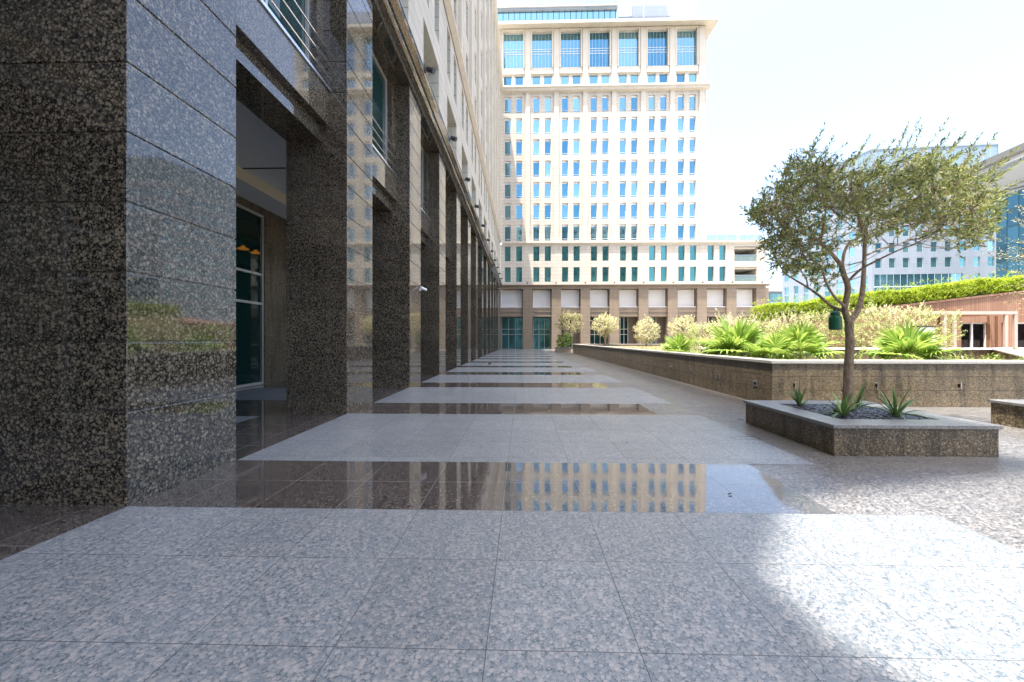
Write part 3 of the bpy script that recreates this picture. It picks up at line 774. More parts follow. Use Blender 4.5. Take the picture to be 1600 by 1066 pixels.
def agave(x, y, z, n, L, seed, label, group='spiky plants among the black pebbles'):
    rnd = random.Random(seed); mb = MB()
    for i in range(n):
        az = 2*math.pi*i/n*2.4+rnd.uniform(-.3, .3); el = R(rnd.uniform(28, 85)) if i > 3 else R(78-4*i); l = L*rnd.uniform(.75, 1.1); w_ = .022*rnd.uniform(.8, 1.2)
        d = Vector((math.cos(az), math.sin(az), 0)); side_ = Vector((-math.sin(az), math.cos(az), 0)); b = len(mb.v); S = 7
        p_ = Vector((x, y, z)) + d*.012; ang = el; st = l/S
        for k in range(S+1):
            f_ = k/S; ww = w_*(.65+.9*f_ if f_ < .35 else 1.0*(1-((f_-.35)/.65)**1.6))+.0008
            up_ = d*(-math.sin(ang))+Vector((0,0,1))*math.cos(ang)
            mb.v += [tuple(p_-side_*ww+up_*ww*.35), tuple(p_-up_*ww*.15), tuple(p_+side_*ww+up_*ww*.35)]
            p_ = p_ + (d*math.cos(ang)+Vector((0,0,1))*math.sin(ang))*st
            ang -= (R(85)-el)*.16+.03
        for k in range(S):
            q = b+3*k; mb.f += [(q, q+1, q+4, q+3), (q+1, q+2, q+5, q+4)]
    o = mb.build('spiky_plant', M['leaf_agave'], smooth=True, loc=(0,0,0)); tag(o, label, 'plant', group); return o
for i, (u, y, n, L) in enumerate(((1249, 7.0, 15, .36), (1318, 6.05, 18, .42), (1338, 6.75, 14, .50), (1400, 6.02, 19, .50))):
    agave(gx(u, y), y, .40, n, L, 11+i, ['small spiky plant at the back left of the pebbles', 'spiky plant in front of the tree trunk', 'spiky plant just behind and right of the trunk', 'spiky plant at the right end of the pebbles'][i])

# ================================================================== THE OLIVE TREE
def to3(u, v, dy=0, Y=6.45):
    return Vector((gx(u, Y+dy), Y+dy, gz(u, v, Y+dy)))
def leaf(mb, p, d, n, L, W):
    """pointed leaf folded on the midrib: 6 points"""
    s_ = d.cross(n); s_.normalize(); b = len(mb.v)
    m = p+d*L*.5
    mb.v += [tuple(p), tuple(m+s_*W*.5+n*W*.18), tuple(p+d*L), tuple(m-s_*W*.5+n*W*.18)]
    mb.f += [(b, b+1, b+2), (b, b+2, b+3)]
def shoot(mb, tw_, p, d, L, nl, ll, lw_, rnd, bend=.25, rad=.004):
    pts = [p]; q = p.copy(); dd = d.normalized(); K_ = 4
    bv = Vector((rnd.uniform(-1,1), rnd.uniform(-1,1), rnd.uniform(-.3,1)))*bend
    for k in range(K_): q = q+dd*(L/K_); pts.append(q.copy()); dd = (dd+bv*.3).normalized()
    if tw_ is not None: tw_.tube(pts, [rad*(1-.7*k/K_) for k in range(K_+1)], 4, cap=False)
    for i in range(nl):
        f_ = (i+.5)/nl*K_; k = min(int(f_), K_-1); base = pts[k].lerp(pts[k+1], f_-k); ax = (pts[k+1]-pts[k]).normalized()
        r_ = Vector((rnd.gauss(0,1), rnd.gauss(0,1), rnd.gauss(0,1))); r_ = (r_-ax*r_.dot(ax)).normalized()
        dl = (ax*rnd.uniform(.5, 1.0)+r_*rnd.uniform(.6, 1.1)).normalized(); nn = dl.cross(r_.cross(dl)+Vector((0,0,.01)))
        nn = ax - dl*ax.dot(dl); nn.normalize()
        s = 1-.35*abs(i/nl-.4); leaf(mb, base, dl, ll*s*rnd.uniform(.8,1.2), lw_*rnd.uniform(.8,1.2), ) if False else leaf(mb, base, dl, nn, ll*s*rnd.uniform(.8,1.2), lw_*rnd.uniform(.8,1.2))
rt = random.Random(7)
tree = empty('olive_tree', (gx(1325, 6.45), 6.45, .38)); tag(tree, 'windswept olive tree with a thin forked trunk in the square planter', 'tree')
TO = Vector(tree.location)
limbs = [
 ([(1325,640,0),(1325,610,0),(1326,575,.01),(1328,540,.0),(1327,515,0),(1327,500,0)], .075, .056),
 ([(1327,503,0),(1340,486,.03),(1347,460,.08),(1350,420,.12),(1352,372,.12),(1357,345,.15),(1372,312,.3),(1392,280,.45)], .050, .012),
 ([(1326,505,0),(1320,482,-.04),(1325,450,-.1),(1318,428,-.12),(1314,412,-.15)], .048, .034),
 ([(1314,414,-.15),(1300,397,-.25),(1282,379,-.35),(1260,366,-.4),(1244,340,-.5),(1232,305,-.55)], .032, .009),
 ([(1316,418,-.15),(1319,395,-.05),(1328,379,.05),(1345,366,.2),(1350,335,.35),(1345,300,.5)], .024, .008),
 ([(1322,487,-.02),(1300,479,.05),(1280,462,.2),(1260,448,.3),(1240,436,.45),(1224,424,.6),(1208,395,.75)], .028, .008),
 ([(1262,450,.3),(1260,436,.3),(1252,424,.25),(1246,405,.2)], .014, .006),
 ([(1321,480,-.05),(1303,463,-.2),(1290,440,-.35),(1284,422,-.45),(1262,411,-.6),(1250,385,-.7)], .024, .007),
 ([(1325,440,-.1),(1345,421,-.3),(1375,405,-.5),(1402,392,-.7),(1440,376,-.9),(1475,352,-1.1)], .020, .006),
 ([(1352,400,.12),(1378,388,.4),(1402,383,.6),(1440,362,.9),(1480,340,1.1)], .018, .006),
 ([(1353,376,.12),(1385,352,0),(1420,320,-.1),(1455,295,-.3),(1500,272,-.4)], .022, .006),
 ([(1357,345,.15),(1400,330,.6),(1440,305,.9),(1490,300,1.2)], .018, .006),
 ([(1352,372,.12),(1340,335,-.4),(1330,295,-.7),(1335,262,-.9)], .020, .006),
 ([(1260,366,-.4),(1222,350,-.3),(1195,330,-.2)], .014, .005),
 ([(1282,379,-.35),(1290,330,-.7),(1283,290,-.9),(1290,250,-.9)], .016, .005),
 ([(1345,300,.5),(1320,275,.8),(1300,262,1.0)], .010, .005),
 ([(1385,352,0),(1432,345,-.6),(1490,335,-.9),(1520,325,-1.0)], .014, .005),
 ([(1392,280,.45),(1420,255,.5),(1440,235,.5)], .012, .004),
]
tr_mb = MB(); skel = []
for pts, r0, r1 in limbs:
    P_ = [to3(u, v, dy) for u, v, dy in pts]; fine_ = []
    for i in range(len(P_)-1):               # catmull-rom
        a = P_[max(i-1,0)]; b = P_[i]; c = P_[i+1]; d = P_[min(i+2, len(P_)-1)]
        for k in range(4):
            t_k = k/4; fine_.append(.5*((2*b)+(c-a)*t_k+(2*a-5*b+4*c-d)*t_k**2+(3*b-a-3*c+d)*t_k**3))
    fine_.append(P_[-1]); n = len(fine_)
    rr = [r0+(r1-r0)*(i/(n-1))**.8 for i in range(n)]
    rr = [r*(1+rt.uniform(-.06,.06)) for r in rr]
    if r0 > .07: rr[0] *= 1.35; rr[1] *= 1.15
    tr_mb.tube(fine_, rr, 12 if r0 > .03 else 7)
    if r1 < .02: skel += [(p_, i/n) for i, p_ in enumerate(fine_) if i/n > .35]
tk = tr_mb.build('trunk', M['bark'], tree, smooth=True); tk.location = -TO
# crown outline (bearings measured on the photo) used as an envelope in the tree's own plane
outline = [(1163,335),(1180,318),(1192,300),(1215,285),(1228,262),(1250,248),(1262,232),(1285,250),(1312,274),(1345,268),(1365,258),(1395,258),(1412,246),(1440,244),(1470,248),(1500,262),(1530,268),(1550,280),(1560,290),(1560,300),(1555,300),(1560,330),(1548,372),(1520,385),(1500,390),(1480,372),(1450,378),(1425,362),(1400,372),(1370,372),(1345,385),(1320,385),(1300,392),(1312,425),(1300,452),(1278,448),(1262,432),(1240,430),(1215,420),(1200,400),(1190,382),(1205,365),(1178,350)]
def inside(u, v):
    c = False; j = len(outline)-1
    for i in range(len(outline)):
        (xi, yi), (xj, yj) = outline[i], outline[j]
        if (yi > v) != (yj > v) and u < (xj-xi)*(v-yi)/(yj-yi)+xi: c = not c
        j = i
    return c
cr, twg = MB(), MB(); made = 0; tries = 0
while made < 1550 and tries < 60000:
    tries += 1
    u = rt.uniform(1163, 1580); v = rt.uniform(222, 452)
    if not inside(u, v): continue
    # lower middle is thin: limbs and sky show
    if v > 345 and 1290 < u < 1500 and rt.random() < .62: continue
    if v > 330 and 1240 < u < 1330 and rt.random() < .35: continue
    hx = (u-1370)/215; depth = 1.5*math.sqrt(max(.08, 1-hx*hx*.8))
    dy = rt.uniform(-depth, depth)
    p_ = to3(u, v, dy)
    # keep the same apparent silhouette: small parallax correction by real perspective is left alone
    near_, _ = min(skel, key=lambda s: (s[0]-p_).length_squared)
    dist = (near_-p_).length
    if dist > 1.25: continue
    out = (p_-near_); out = out/(out.length+1e-6)
    wind = Vector((.30, -.05, .40)) if u > 1330 else Vector((.06, -.05, .42))
    if v > 360: wind = Vector((.25*(1 if u > 1330 else -1), 0, .1))
    d = (wind*rt.uniform(.6, 1.3)+out*.55+Vector((rt.uniform(-.7,.7), rt.uniform(-.7,.7), rt.uniform(-.55,.55)))).normalized()
    L = rt.uniform(.20, .42); 
    p_ = p_-d*L*.5
    shoot(cr, twg, p_, d, L, int(6+L*30), .072, .021, rt, .3)
    if rt.random() < .25:                    # twig joining the shoot to its limb
        mid = near_.lerp(p_, .5)+Vector((rt.uniform(-.06,.06), rt.uniform(-.06,.06), -.04))
        twg.tube([near_, mid, p_], [.007, .0055, .004], 4, cap=False)
    made += 1
# long leading shoots standing above the crown, blown to the right
for u, v, du, dv in [(1240,300,42,-92),(1255,290,45,-70),(1262,285,50,-52),(1222,305,10,-45),(1225,275,12,-28),(1190,320,6,-22),(1182,345,-8,-30),(1330,262,25,-42),(1345,262,30,-38),(1395,250,22,-52),(1408,245,26,-52),(1425,240,14,-38),(1432,250,44,-54),(1450,250,34,-42),(1505,262,22,-46),(1515,265,44,-54),(1530,280,48,-42),(1535,295,52,-38),(1540,310,44,-20),(1490,275,30,-38),(1370,262,22,-38),(1270,275,25,-30),(1468,262,40,-30),(1290,268,22,-22),(1310,268,22,-26),(1200,335,-12,-20),(1480,240,25,-28)]:
    for j in range(3):
        dy = rt.uniform(-.7, .7); a = to3(u+rt.uniform(-4,4), v, dy); b = to3(u+du*1.12+rt.uniform(-6,6)*j, v+dv*1.12+rt.uniform(0,12)*j, dy)
        if j and rt.random() < .5: continue
        shoot(cr, twg, a, (b-a), (b-a).length*(1 if j == 0 else .8), int(14+(b-a).length*44), .070, .019, rt, .12, .006)
c_ = cr.build('crown', M['leaf_olive'], tree); c_.location = -TO
c_ = twg.build('twigs', M['bark'], tree); c_.location = -TO
# green vessel hanging from the low limb
jar = empty('hanging_jar', tuple(to3(1305, 503, -.0))); tag(jar, 'dark green lidded jar hanging from the low left limb of the tree', 'jar')
MB().lathe([(.06,-.13),(.082,-.12),(.086,-.10),(.086,.05),(.078,.085),(.056,.10)], (0,0,0), 24).build('body', M['green'], jar, smooth=True)
MB().lathe([(.062,.10),(.064,.105),(.064,.145),(.05,.155),(.03,.175),(.028,.20)], (0,0,0), 24).build('lid', M['green'], jar)
MB().tube([(0,0,.19),(.005,0,.24)], .008, 6).build('hook', M['black'], jar)

# ================================================================== OTHER PLANTS
def bush(name, c, r, n, ll, lw_, mat, seed, label, cat='shrub', group=None, stem=None, sh=.22, up=.5, core=0):
    rnd = random.Random(seed); root = empty(name, c); tag(root, label, cat, group); lf, st = MB(), MB()
    C_ = Vector((0,0,stem if stem else 0)) + Vector((0,0,r[2]))
    for i in range(n):
        d = Vector((rnd.gauss(0,1), rnd.gauss(0,1), rnd.gauss(0,1))).normalized(); k = rnd.uniform(.35, 1)**.6
        bumpy = 1+.18*math.sin(5*d.x+seed)*math.cos(4*d.y+2*seed)+.1*math.sin(9*d.z+seed)
        p_ = C_+Vector((d.x*r[0], d.y*r[1], d.z*r[2]))*k*bumpy
        if p_.z < 0: continue
        shoot(lf, None, p_, d+Vector((0,0,up)), sh*rnd.uniform(.6,1.3), 9, ll, lw_, rnd, .3)
    if stem:
        rr = max(.03, r[0]*.06)
        st.tube([(0,0,-.05),(.02,0,stem*.5),(0,.02,stem)], [rr*1.3, rr, rr*.9], 8)
        for k in range(7):
            a = k*.9; st.tube([(0,.0,stem*.9), (math.cos(a)*r[0]*.25, math.sin(a)*r[1]*.25, stem+r[2]*.5), (math.cos(a)*r[0]*.6, math.sin(a)*r[1]*.6, stem+r[2]*1.1)], [rr*.7, rr*.4, rr*.15], 5)
        st.build('trunk', M['bark'], root, smooth=True)
    else:
        for k in range(24):
            a = rnd.uniform(0, 6.28); q = rnd.uniform(.2, .8); st.tube([(0,0,0), (math.cos(a)*r[0]*q*.6, math.sin(a)*r[1]*q*.6, r[2]*.8), (math.cos(a)*r[0]*q, math.sin(a)*r[1]*q, r[2]*1.5)], [.02,.012,.004], 4)
        st.build('stem', M['bark'], root)
    lf.build('crown' if stem else 'foliage', mat, root)
    return root
def fan_palm(c, n, L, seed, label):
    rnd = random.Random(seed); root = empty('fan_palm', c); tag(root, label, 'palm', 'fan palms behind the low wall')
    for i in range(int(n*.75)):
        az = i*2.4+rnd.uniform(-.3,.3); el = R(84-62*(i/(n*.75))+rnd.uniform(-8,8)); pl = L*rnd.uniform(.38,.58); fr = L*rnd.uniform(.55,.72)
        d = Vector((math.cos(az)*math.cos(el), math.sin(az)*math.cos(el), math.sin(el))); h = Vector((-math.sin(az), math.cos(az), 0)); up_ = d.cross(h)*-1
        if up_.z < 0: up_ = -up_
        hub = d*pl - Vector((0,0,.06)); pm = MB(); pm.tube([(0,0,0), d*pl*.5+Vector((0,0,.03)), hub], [.016,.012,.008], 5)
        fm = MB(); S = 26
        face = (d*.9-Vector((0,0,.35))).normalized(); nrm = (up_+d*.15).normalized(); hh = face.cross(nrm).normalized(); nrm = hh.cross(face).normalized()
        for k in range(S):
            a0 = -2.1+4.2*k/(S-1); rl = fr*(1-.18*abs(a0)/2.1)*rnd.uniform(.92,1.05)
            dr = face*math.cos(a0)+hh*math.sin(a0); tn = -face*math.sin(a0)+hh*math.cos(a0); w0 = rl*.55*4.2/S/2*1.05
            b = len(fm.v); z1 = nrm*(.012 if k % 2 else -.012)
            m_ = hub+dr*rl*.58; tip = hub+dr*rl - Vector((0,0,rl*rnd.uniform(.05,.25)))
            fm.v += [tuple(hub), tuple(m_+tn*w0+z1), tuple(m_-tn*w0-z1), tuple(hub+dr*rl*.82+tn*w0*.45-Vector((0,0,rl*.07))), tuple(hub+dr*rl*.82-tn*w0*.45-Vector((0,0,rl*.07))), tuple(tip)]
            fm.f += [(b,b+1,b+2),(b+1,b+3,b+4,b+2),(b+3,b+5,b+4)]
        f_ = fm.build('frond', M['leaf_palm'], root); pm.build('petiole', M['leaf_palm'], f_)
    MB().tube([(0,0,-.2),(0,0,.12)], [.09,.06], 10).build('trunk', M['bark'], root)
    return root
for i, (u, y, n, L, zb, lab) in enumerate([
    (1058, 17.0, 13, 1.05, .85, 'small fan palm furthest left behind the low wall'),
    (1150, 13.6, 19, 1.55, .85, 'large fan palm behind the wall, left of the wall corner'),
    (1205, 12.2, 13, 1.1, .85, 'low fan palm directly behind the corner of the low wall'),
    (1252, 12.6, 17, 1.35, .85, 'fan palm behind the wall just left of the tree trunk'),
    (1420, 11.4, 19, 1.30, .85, 'fan palm behind the wall right of the tree trunk'),
    (1128, 19.0, 12, 1.4, .85, 'fan palm further back, partly hidden by the large palm')]):
    fan_palm((gx(u, y), y, zb), n, L, 20+i, lab)
GS = 'pale dry shrubs in the raised bed'
for i, (u, y, r, lab) in enumerate([
    (1105, 22, (1.0,.9,.75), 'pale dry shrub behind the large palm, leftmost of the row'),
    (1140, 17.5, (1.0,.9,.85), 'tall pale shrub right behind the large fan palm'),
    (1185, 20.5, (1.5,1.0,.85), 'pale yellow shrub under the far left end of the hedge'),
    (1235, 20.0, (1.6,1.0,.95), 'pale shrub between the two middle palms, before the wood wall'),
    (1290, 19.5, (1.5,1.0,1.0), 'pale shrub behind the green hanging jar'),
    (1345, 19.0, (1.5,1.0,1.05), 'pale shrub just right of the tree trunk, against the wood wall'),
    (1395, 18.8, (1.4,1.0,1.1), 'pale cream shrub above the right palm'),
    (1442, 19.2, (1.3,.9,1.1), 'pale shrub next to the left posts of the pergola')]):
    bush('dry_shrub', (gx(u, y), y, .86), r, 420, .11, .035, M['leaf_palegreen' if i in (0, 2, 4, 5, 7) else 'leaf_pale'], 40+i, lab, 'shrub', GS, sh=.3)
tr_lab = ['slender olive tree in the small planter near the far arcade', 'round pale tree before the far arcade, left of three', 'pale bushy tree before the far arcade, middle of three', 'wide pale tree before the far arcade, right of three']
for i, (u, y, r, st_, zb, mt) in enumerate([(889, 50.2, (1.5,1.3,1.5), 1.6, .5, 'leaf_olivepale'), (945, 44.0, (1.25,1.1,.95), 1.35, .86, 'leaf_pale'), (1010, 42.5, (1.05,1.1,1.25), .3, .86, 'leaf_pale'), (1069, 43.0, (1.4,1.2,1.0), 1.0, .86, 'leaf_pale')]):
    bush('small_tree', (gx(u, y), y, zb), r, 520, .16, .06, M[mt], 60+i, tr_lab[i], 'tree', 'small trees before the far arcade', stem=st_, sh=.35)
fp = empty('stone_planter', (gx(880, 50), 49.4, 0)); tag(fp, 'small dark granite planter at the far end of the walkway', 'planter', 'square granite planters on the plaza')
MB().box(-.9, .9, 0, 1.6, 0, .55).build('side', M['granite_far'], fp)
MB().box(-.95, .95, -.05, 1.65, .552, .62).build('coping', M['coping'], fp)
bush('green_shrub', (gx(881, 50), 50.0, .6), (.8,.6,.75), 200, .2, .08, M['leaf_palm'], 71, 'bright green shrub in the small far planter', 'shrub', sh=.3)
# second tree at the right edge
t2 = bush('olive_tree', (9.75, 6.55, .4), (1.62,1.3,1.15), 700, .062, .018, M['leaf_olivepale'], 77, 'pale olive tree leaning in at the right edge of the view', 'tree', stem=1.45, sh=.35)
# ground cover in the bed
rnd = random.Random(5); gc = MB()
for i in range(1500):
    x = rnd.uniform(6.3, 24); y = rnd.uniform(9.9, 30); shoot(gc, None, Vector((x, y, .86)), Vector((rnd.gauss(0,.5), rnd.gauss(0,.5), 1)), rnd.uniform(.12,.3), 5, .12, .035, rnd, .4)
tag(gc.build('ground_cover', M['leaf_palm']), 'low bright green ground cover in the raised bed', 'ground cover', kind='stuff')

# ================================================================== RESTAURANT WITH WOOD WALL AND SLOPING HEDGE
RY = 22.5
rs_ = empty('restaurant', (20, RY, 0)); tag(rs_, 'low building clad in reddish vertical wood boards with a sloping planted roof', 'building'); RO = Vector((20, RY, 0))
def rbuild(mb, name, mat, par=None): 
    o = mb.build(name, mat, par or rs_)
    if par is None: o.location = -RO
    return o
xa, xz = gx(1203, RY), 34.0
za = gz(1203, 503, RY); zb_ = gz(1600, 457, RY); xk = gx(1600, RY)
sl = (zb_-za)/(xk-xa)
topz = lambda x: za+sl*(x-xa)
d1 = (gx(1502, RY), gx(1545, RY)); d2 = (gx(1556, RY), gx(1570, RY)-.05); d3 = (gx(1589, RY), gx(1589, RY)+3.5)
dz = gz(1520, 504, RY)
mb = MB(); zt = gz(1500, 484, RY)+.3
wall(mb, (0,RY,0), (1,0,0), (0,-1,0), xa+6, xz, 0, dz+.02, [(d1[0], d1[1], .3, dz), (d2[0], d2[1], .3, dz), (d3[0], d3[1], .3, dz)], .25)
mb.poly([(xa,RY,0),(xa+6,RY,0),(xa+6,RY,dz+.02),(xa,RY,min(dz+.02, topz(xa)))])
mb.poly([(xa,RY,min(dz+.02, topz(xa))),(xa+6,RY,dz+.02),(xz,RY,dz+.02),(xz,RY,topz(xz)),(xa,RY,topz(xa)+.002)])
mb.poly([(xa,RY,0),(xa,RY,topz(xa)),(xa,RY+8,topz(xa)),(xa,RY+8,0)])
rbuild(mb, 'wall', M['wood'])
rbuild(MB().prism([(xa-.1,RY-.06,topz(xa)),(xz,RY-.06,topz(xz)),(xz,RY-.06,topz(xz)+.1),(xa-.1,RY-.06,topz(xa)+.1)], (0,8,0)), 'roof_edge', M['wood'])
for (a, b), mt in ((d1, 'red'), (d2, 'purple'), (d3, 'purple')):
    g = rbuild(MB().box(a, b, RY+.22, RY+.24, .3, dz), 'glass_door', M['glass_dim'])
    f = MB(); nn_ = 2 if b-a > 1 else 1
    for q in range(nn_+1):
        x = a+(b-a)*q/nn_; f.box(max(a, x-.04), min(b, x+.04), RY+.14, RY+.215, .3, dz)
    for z in (.3, dz-.07): f.box(a+.05, b-.05, RY+.15, RY+.21, z, z+.07)
    f.build('frame', M['white'], g)
    c_ = MB(); nq = int((b-a)/.12)
    for q in range(nq):
        x = a+(b-a)*q/nq; c_.box(x, x+.09, RY+.30+.03*(q % 2), RY+.32+.03*(q % 2), .3, dz-(.9 if mt == 'red' else 0))
    c_.build('curtain', M[mt], g)
rbuild(MB().box(xa+6, xz, RY+1.2, RY+1.3, 0, dz+.6), 'room', plain('dim_room', (.05,.03,.04), .8))
# hedge on the slope
hedge = empty('hedge', (xa, RY, topz(xa))); tag(hedge, 'bright lime green hedge growing up the sloping roof of the wood building', 'hedge'); HO = Vector(hedge.location)
hm = MB(); rnd = random.Random(8)
hh_ = .62
for i in range(12000):
    x = rnd.uniform(xa-.3, xz-3); y = RY-.02+rnd.uniform(0, 1)**1.6*1.6; n_ = .5+.5*math.sin(x*1.7)*math.sin(x*.63+1)
    hgt = hh_+.22*n_+(.35 if rnd.random() < .03 else 0); h_ = (1-rnd.random()**2)*hgt
    d = Vector((rnd.gauss(0,.5), -.5 if y < RY+.4 else rnd.gauss(0,.5), .6+.6*(h_ > hgt*.7)))
    shoot(hm, None, Vector((x, y, topz(x)+.08+h_)), d, rnd.uniform(.08,.24), 7, .085, .035, rnd, .3)
o_ = hm.build('foliage', M['leaf_hedge'], hedge); o_.location = -HO
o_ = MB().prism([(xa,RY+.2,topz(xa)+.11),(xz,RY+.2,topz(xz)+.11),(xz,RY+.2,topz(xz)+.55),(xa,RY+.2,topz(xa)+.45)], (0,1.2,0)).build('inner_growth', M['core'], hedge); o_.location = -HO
# pergola
PYG = 20.2
pg = empty('pergola', (gx(1530, PYG), PYG, 0)); tag(pg, 'white and wood pergola before the glass doors of the wood building', 'pergola'); GO = Vector(pg.location)
ztop = gz(1530, 486.5, PYG)
b0, b1 = gx(1470, PYG), gx(1588, PYG)
def gbuild(mb, name, mat): o = mb.build(name, mat, pg); o.location = -GO; return o
M['pergola'] = plain('weathered_pergola_paint', (.50,.40,.36), .6)
gbuild(MB().box(b0-1.0, b1, PYG-.06, PYG+.06, ztop-.16, ztop), 'beam', M['pergola'])
for u in (1476, 1491, 1571, 1586):
    x = gx(u, PYG); gbuild(MB().box(x-.07, x+.07, PYG-.05, PYG+.05, 0, ztop-.162), 'post', M['pergola'])
for u in (1484, 1500, 1522, 1546, 1562, 1580):
    x = gx(u, PYG); gbuild(MB().box(x-.05, x+.05, PYG+.07, RY-.07, ztop-.15, ztop-.01), 'rafter', M['wood'])
for u in (1472, 1550, 1562):
    x = gx(u, PYG+1); gbuild(MB().box(x-.09, x+.09, PYG+1, PYG+1.15, 0, ztop-.16), 'post', M['wood'])
sf = empty('sofa', (gx(1608, 20.6), 20.6, .3)); tag(sf, 'white outdoor sofa by the purple curtains at the right edge', 'sofa')
MB().box(-.9,.9,-.4,.4,.15,.42).build('seat', M['white'], sf, bevel=.05); MB().box(-.9,.9,.28,.42,.42,.85).build('backrest', M['white'], sf, bevel=.05)
MB().box(-.92,-.76,-.4,.4,.42,.62).build('armrest', M['white'], sf, bevel=.04)
wb = empty('white_screen', (gx(1444, 17.0), 17.0, .86)); tag(wb, 'small white box screen standing behind the right palm', 'screen')
MB().box(-.32,.32,-.1,.1,.0,1.22).build('panel', M['white'], wb); MB().box(-.34,.34,-.12,.12,1.222,1.27).build('cap', M['black'], wb)
terr = MB(); terr.box(WXL+8, 45, 19.0, 60, 0, .3); tag(terr.build('terrace', M['ground']), kind='structure')
# inner raised planters
ip = empty('planter_wall', (14, 14.6, 0)); tag(ip, 'inner granite planter wall with white sloping coping in front of the wood building', 'wall'); IO = Vector(ip.location)
def ibuild(mb, name, mat): o = mb.build(name, mat, ip); o.location = -IO; return o
ya = 14.6; x0_, x1_ = 6.6, gx(1550, ya); zt_ = gz(1500, 544, ya)
ibuild(MB().box(x0_, x1_, ya, ya+.3, .8, zt_-.06), 'side', M['granite_wall'])
ibuild(MB().box(x0_, x1_+.2, ya-.04, ya+.36, zt_-.058, zt_), 'coping', M['white'])
xe_, ye_ = gx(1600, 12.0), 11.0
ibuild(MB().prism([(x1_,ya,.8),(xe_,ye_,.8),(xe_,ye_,zt_-.5),(x1_,ya,zt_-.06)], (.35,.12,0)), 'ramp_side', M['granite_wall'])
ibuild(MB().prism([(x1_-.05,ya-.05,zt_-.055),(xe_-.05,ye_,zt_-.49),(xe_+.5,ye_,zt_-.47),(x1_+.45,ya+.1,zt_-.03)], (0,0,.05)), 'ramp_coping', M['white'])

# ================================================================== FAR BUILDINGS
# pale office building with a glazed crown
ob = empty('office_building', (95, 100, 0)); tag(ob, 'pale grey office building with rows of small windows rising behind the tree', 'building'); OO = Vector(ob.location)
def obuild(mb, name, mat, par=None):
    o = mb.build(name, mat, par or ob)
    if par is None: o.location = -OO
    return o
C1 = Vector((gx(1362, 100), 100, 0)); C2 = Vector((gx(1222, 124), 124, 0)); C3 = Vector((gx(1560, 98), 98, 0))
HT = gz(1400, 232, 100)
for (A, B), pane in (((C2, C1), 0), ((C1, C3), 1)):
    dr = (B-A); L = dr.length; dr.normalize(); nr = Vector((dr.y, -dr.x, 0))
    ops_ = []; n = int(L/3.0)
    rowz = [gz(1400, v, 100) for v in (512, 487, 462, 445, 419, 395, 370, 345, 320, 295)]
    if pane: rowz = rowz[3:] if False else rowz
    gl = MB(); fr = MB(); wins = []
    for r_, z in enumerate(rowz):
        for k in range(n):
            u = (k+.5)*L/n
            if pane and 430 < 0: pass
            z0 = z
            if z0+2.4 > HT-6.5: continue
            if pane and r_ in (2, 3) and u < L*.73: continue
            ops_.append((u-.72, u+.72, z0, z0+2.4, .25)); wins.append((u, z0))
    if pane: ops_.append((.6, L*.73, rowz[2]-.5, rowz[3]+2.5, .3))
    ops_.append((.01, L-.01, HT-6.2, HT-.3, .15))
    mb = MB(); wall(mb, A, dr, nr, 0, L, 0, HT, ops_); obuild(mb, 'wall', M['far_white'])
    rz = math.atan2(dr.y, dr.x)
    wpj = window_proto(1.44, 2.4, M['glass_far'], fr=.06)
    sp_ = []
    for q, (u, z) in enumerate(wins):
        loc = A+dr*u-nr*.22+Vector((0,0,z))-OO
        sp_.append((loc, rz))
    sp_.sort(key=lambda s: -s[0].z if False else s[0].length)
    for loc, r2 in sp_[:45]: place(wpj, ob, loc, r2)
    if sp_[45:]: mass('window', wpj, ob, sp_[45:])
    mb = MB(); npn = int(L/1.5)
    for k in range(npn):
        a_ = A+dr*(k*L/npn+.03)-nr*.12; b_ = A+dr*((k+1)*L/npn-.03)-nr*.12
        mb.poly([a_+Vector((0,0,HT-6.2)), b_+Vector((0,0,HT-6.2)), b_+Vector((0,0,HT-.3)), a_+Vector((0,0,HT-.3))])
    obuild(mb, 'crown_glazing', M['far_crown'] if 'far_crown' in M else M.setdefault('far_crown', plain('frosted_crown_glass', (.20,.27,.31), .3, .2, .08)))
    if pane:
        mb = MB(); m2 = MB(); n3 = 13; w3 = (L*.73-.6)/n3
        for k in range(n3):
            for z0, z1 in ((rowz[2]-.5, rowz[3]-.6), (rowz[3]-.4, rowz[3]+2.5)):
                a_ = A+dr*(.6+k*w3+.05)-nr*.26; b_ = A+dr*(.6+(k+1)*w3-.05)-nr*.26
                mb.prism([a_+Vector((0,0,z0)), b_+Vector((0,0,z0)), b_+Vector((0,0,z1)), a_+Vector((0,0,z1))], nr*-.04)
        obuild(mb, 'curtain_glazing', M['glass_far'])
mb = MB().poly([C2+Vector((0,0,HT)), C1+Vector((0,0,HT)), C3+Vector((0,0,HT)), C3+Vector((10,30,HT)), C2+Vector((10,30,HT))]); obuild(mb, 'roof', M['far_white'])
# dark teal glass building with white canopy
gb = empty('glass_building', (100, 84, 0)); tag(gb, 'dark teal glass building at the right edge under a white canopy', 'building'); GB = Vector(gb.location)
A = Vector((gx(1556, 86), 86, 0)); B = Vector((gx(1700, 72), 72, 0)); dr = (B-A); L = dr.length; dr.normalize(); nr = Vector((dr.y, -dr.x, 0))
hz = gz(1556, 308, 86)
mb = MB(); nx, nz_ = int(L/1.8), 9
M['glass_navy'] = mirror_glass('navy_teal_glass', (.015,.05,.08), (.06,.17,.23), .6)
for i in range(nx):
    for j in range(nz_):
        u0, u1 = i*L/nx+.05, (i+1)*L/nx-.05; z0, z1 = j*hz/nz_+.12, (j+1)*hz/nz_-.12
        mb.prism([A+dr*u0+Vector((0,0,z0)), A+dr*u1+Vector((0,0,z0)), A+dr*u1+Vector((0,0,z1)), A+dr*u0+Vector((0,0,z1))], nr*-.1)
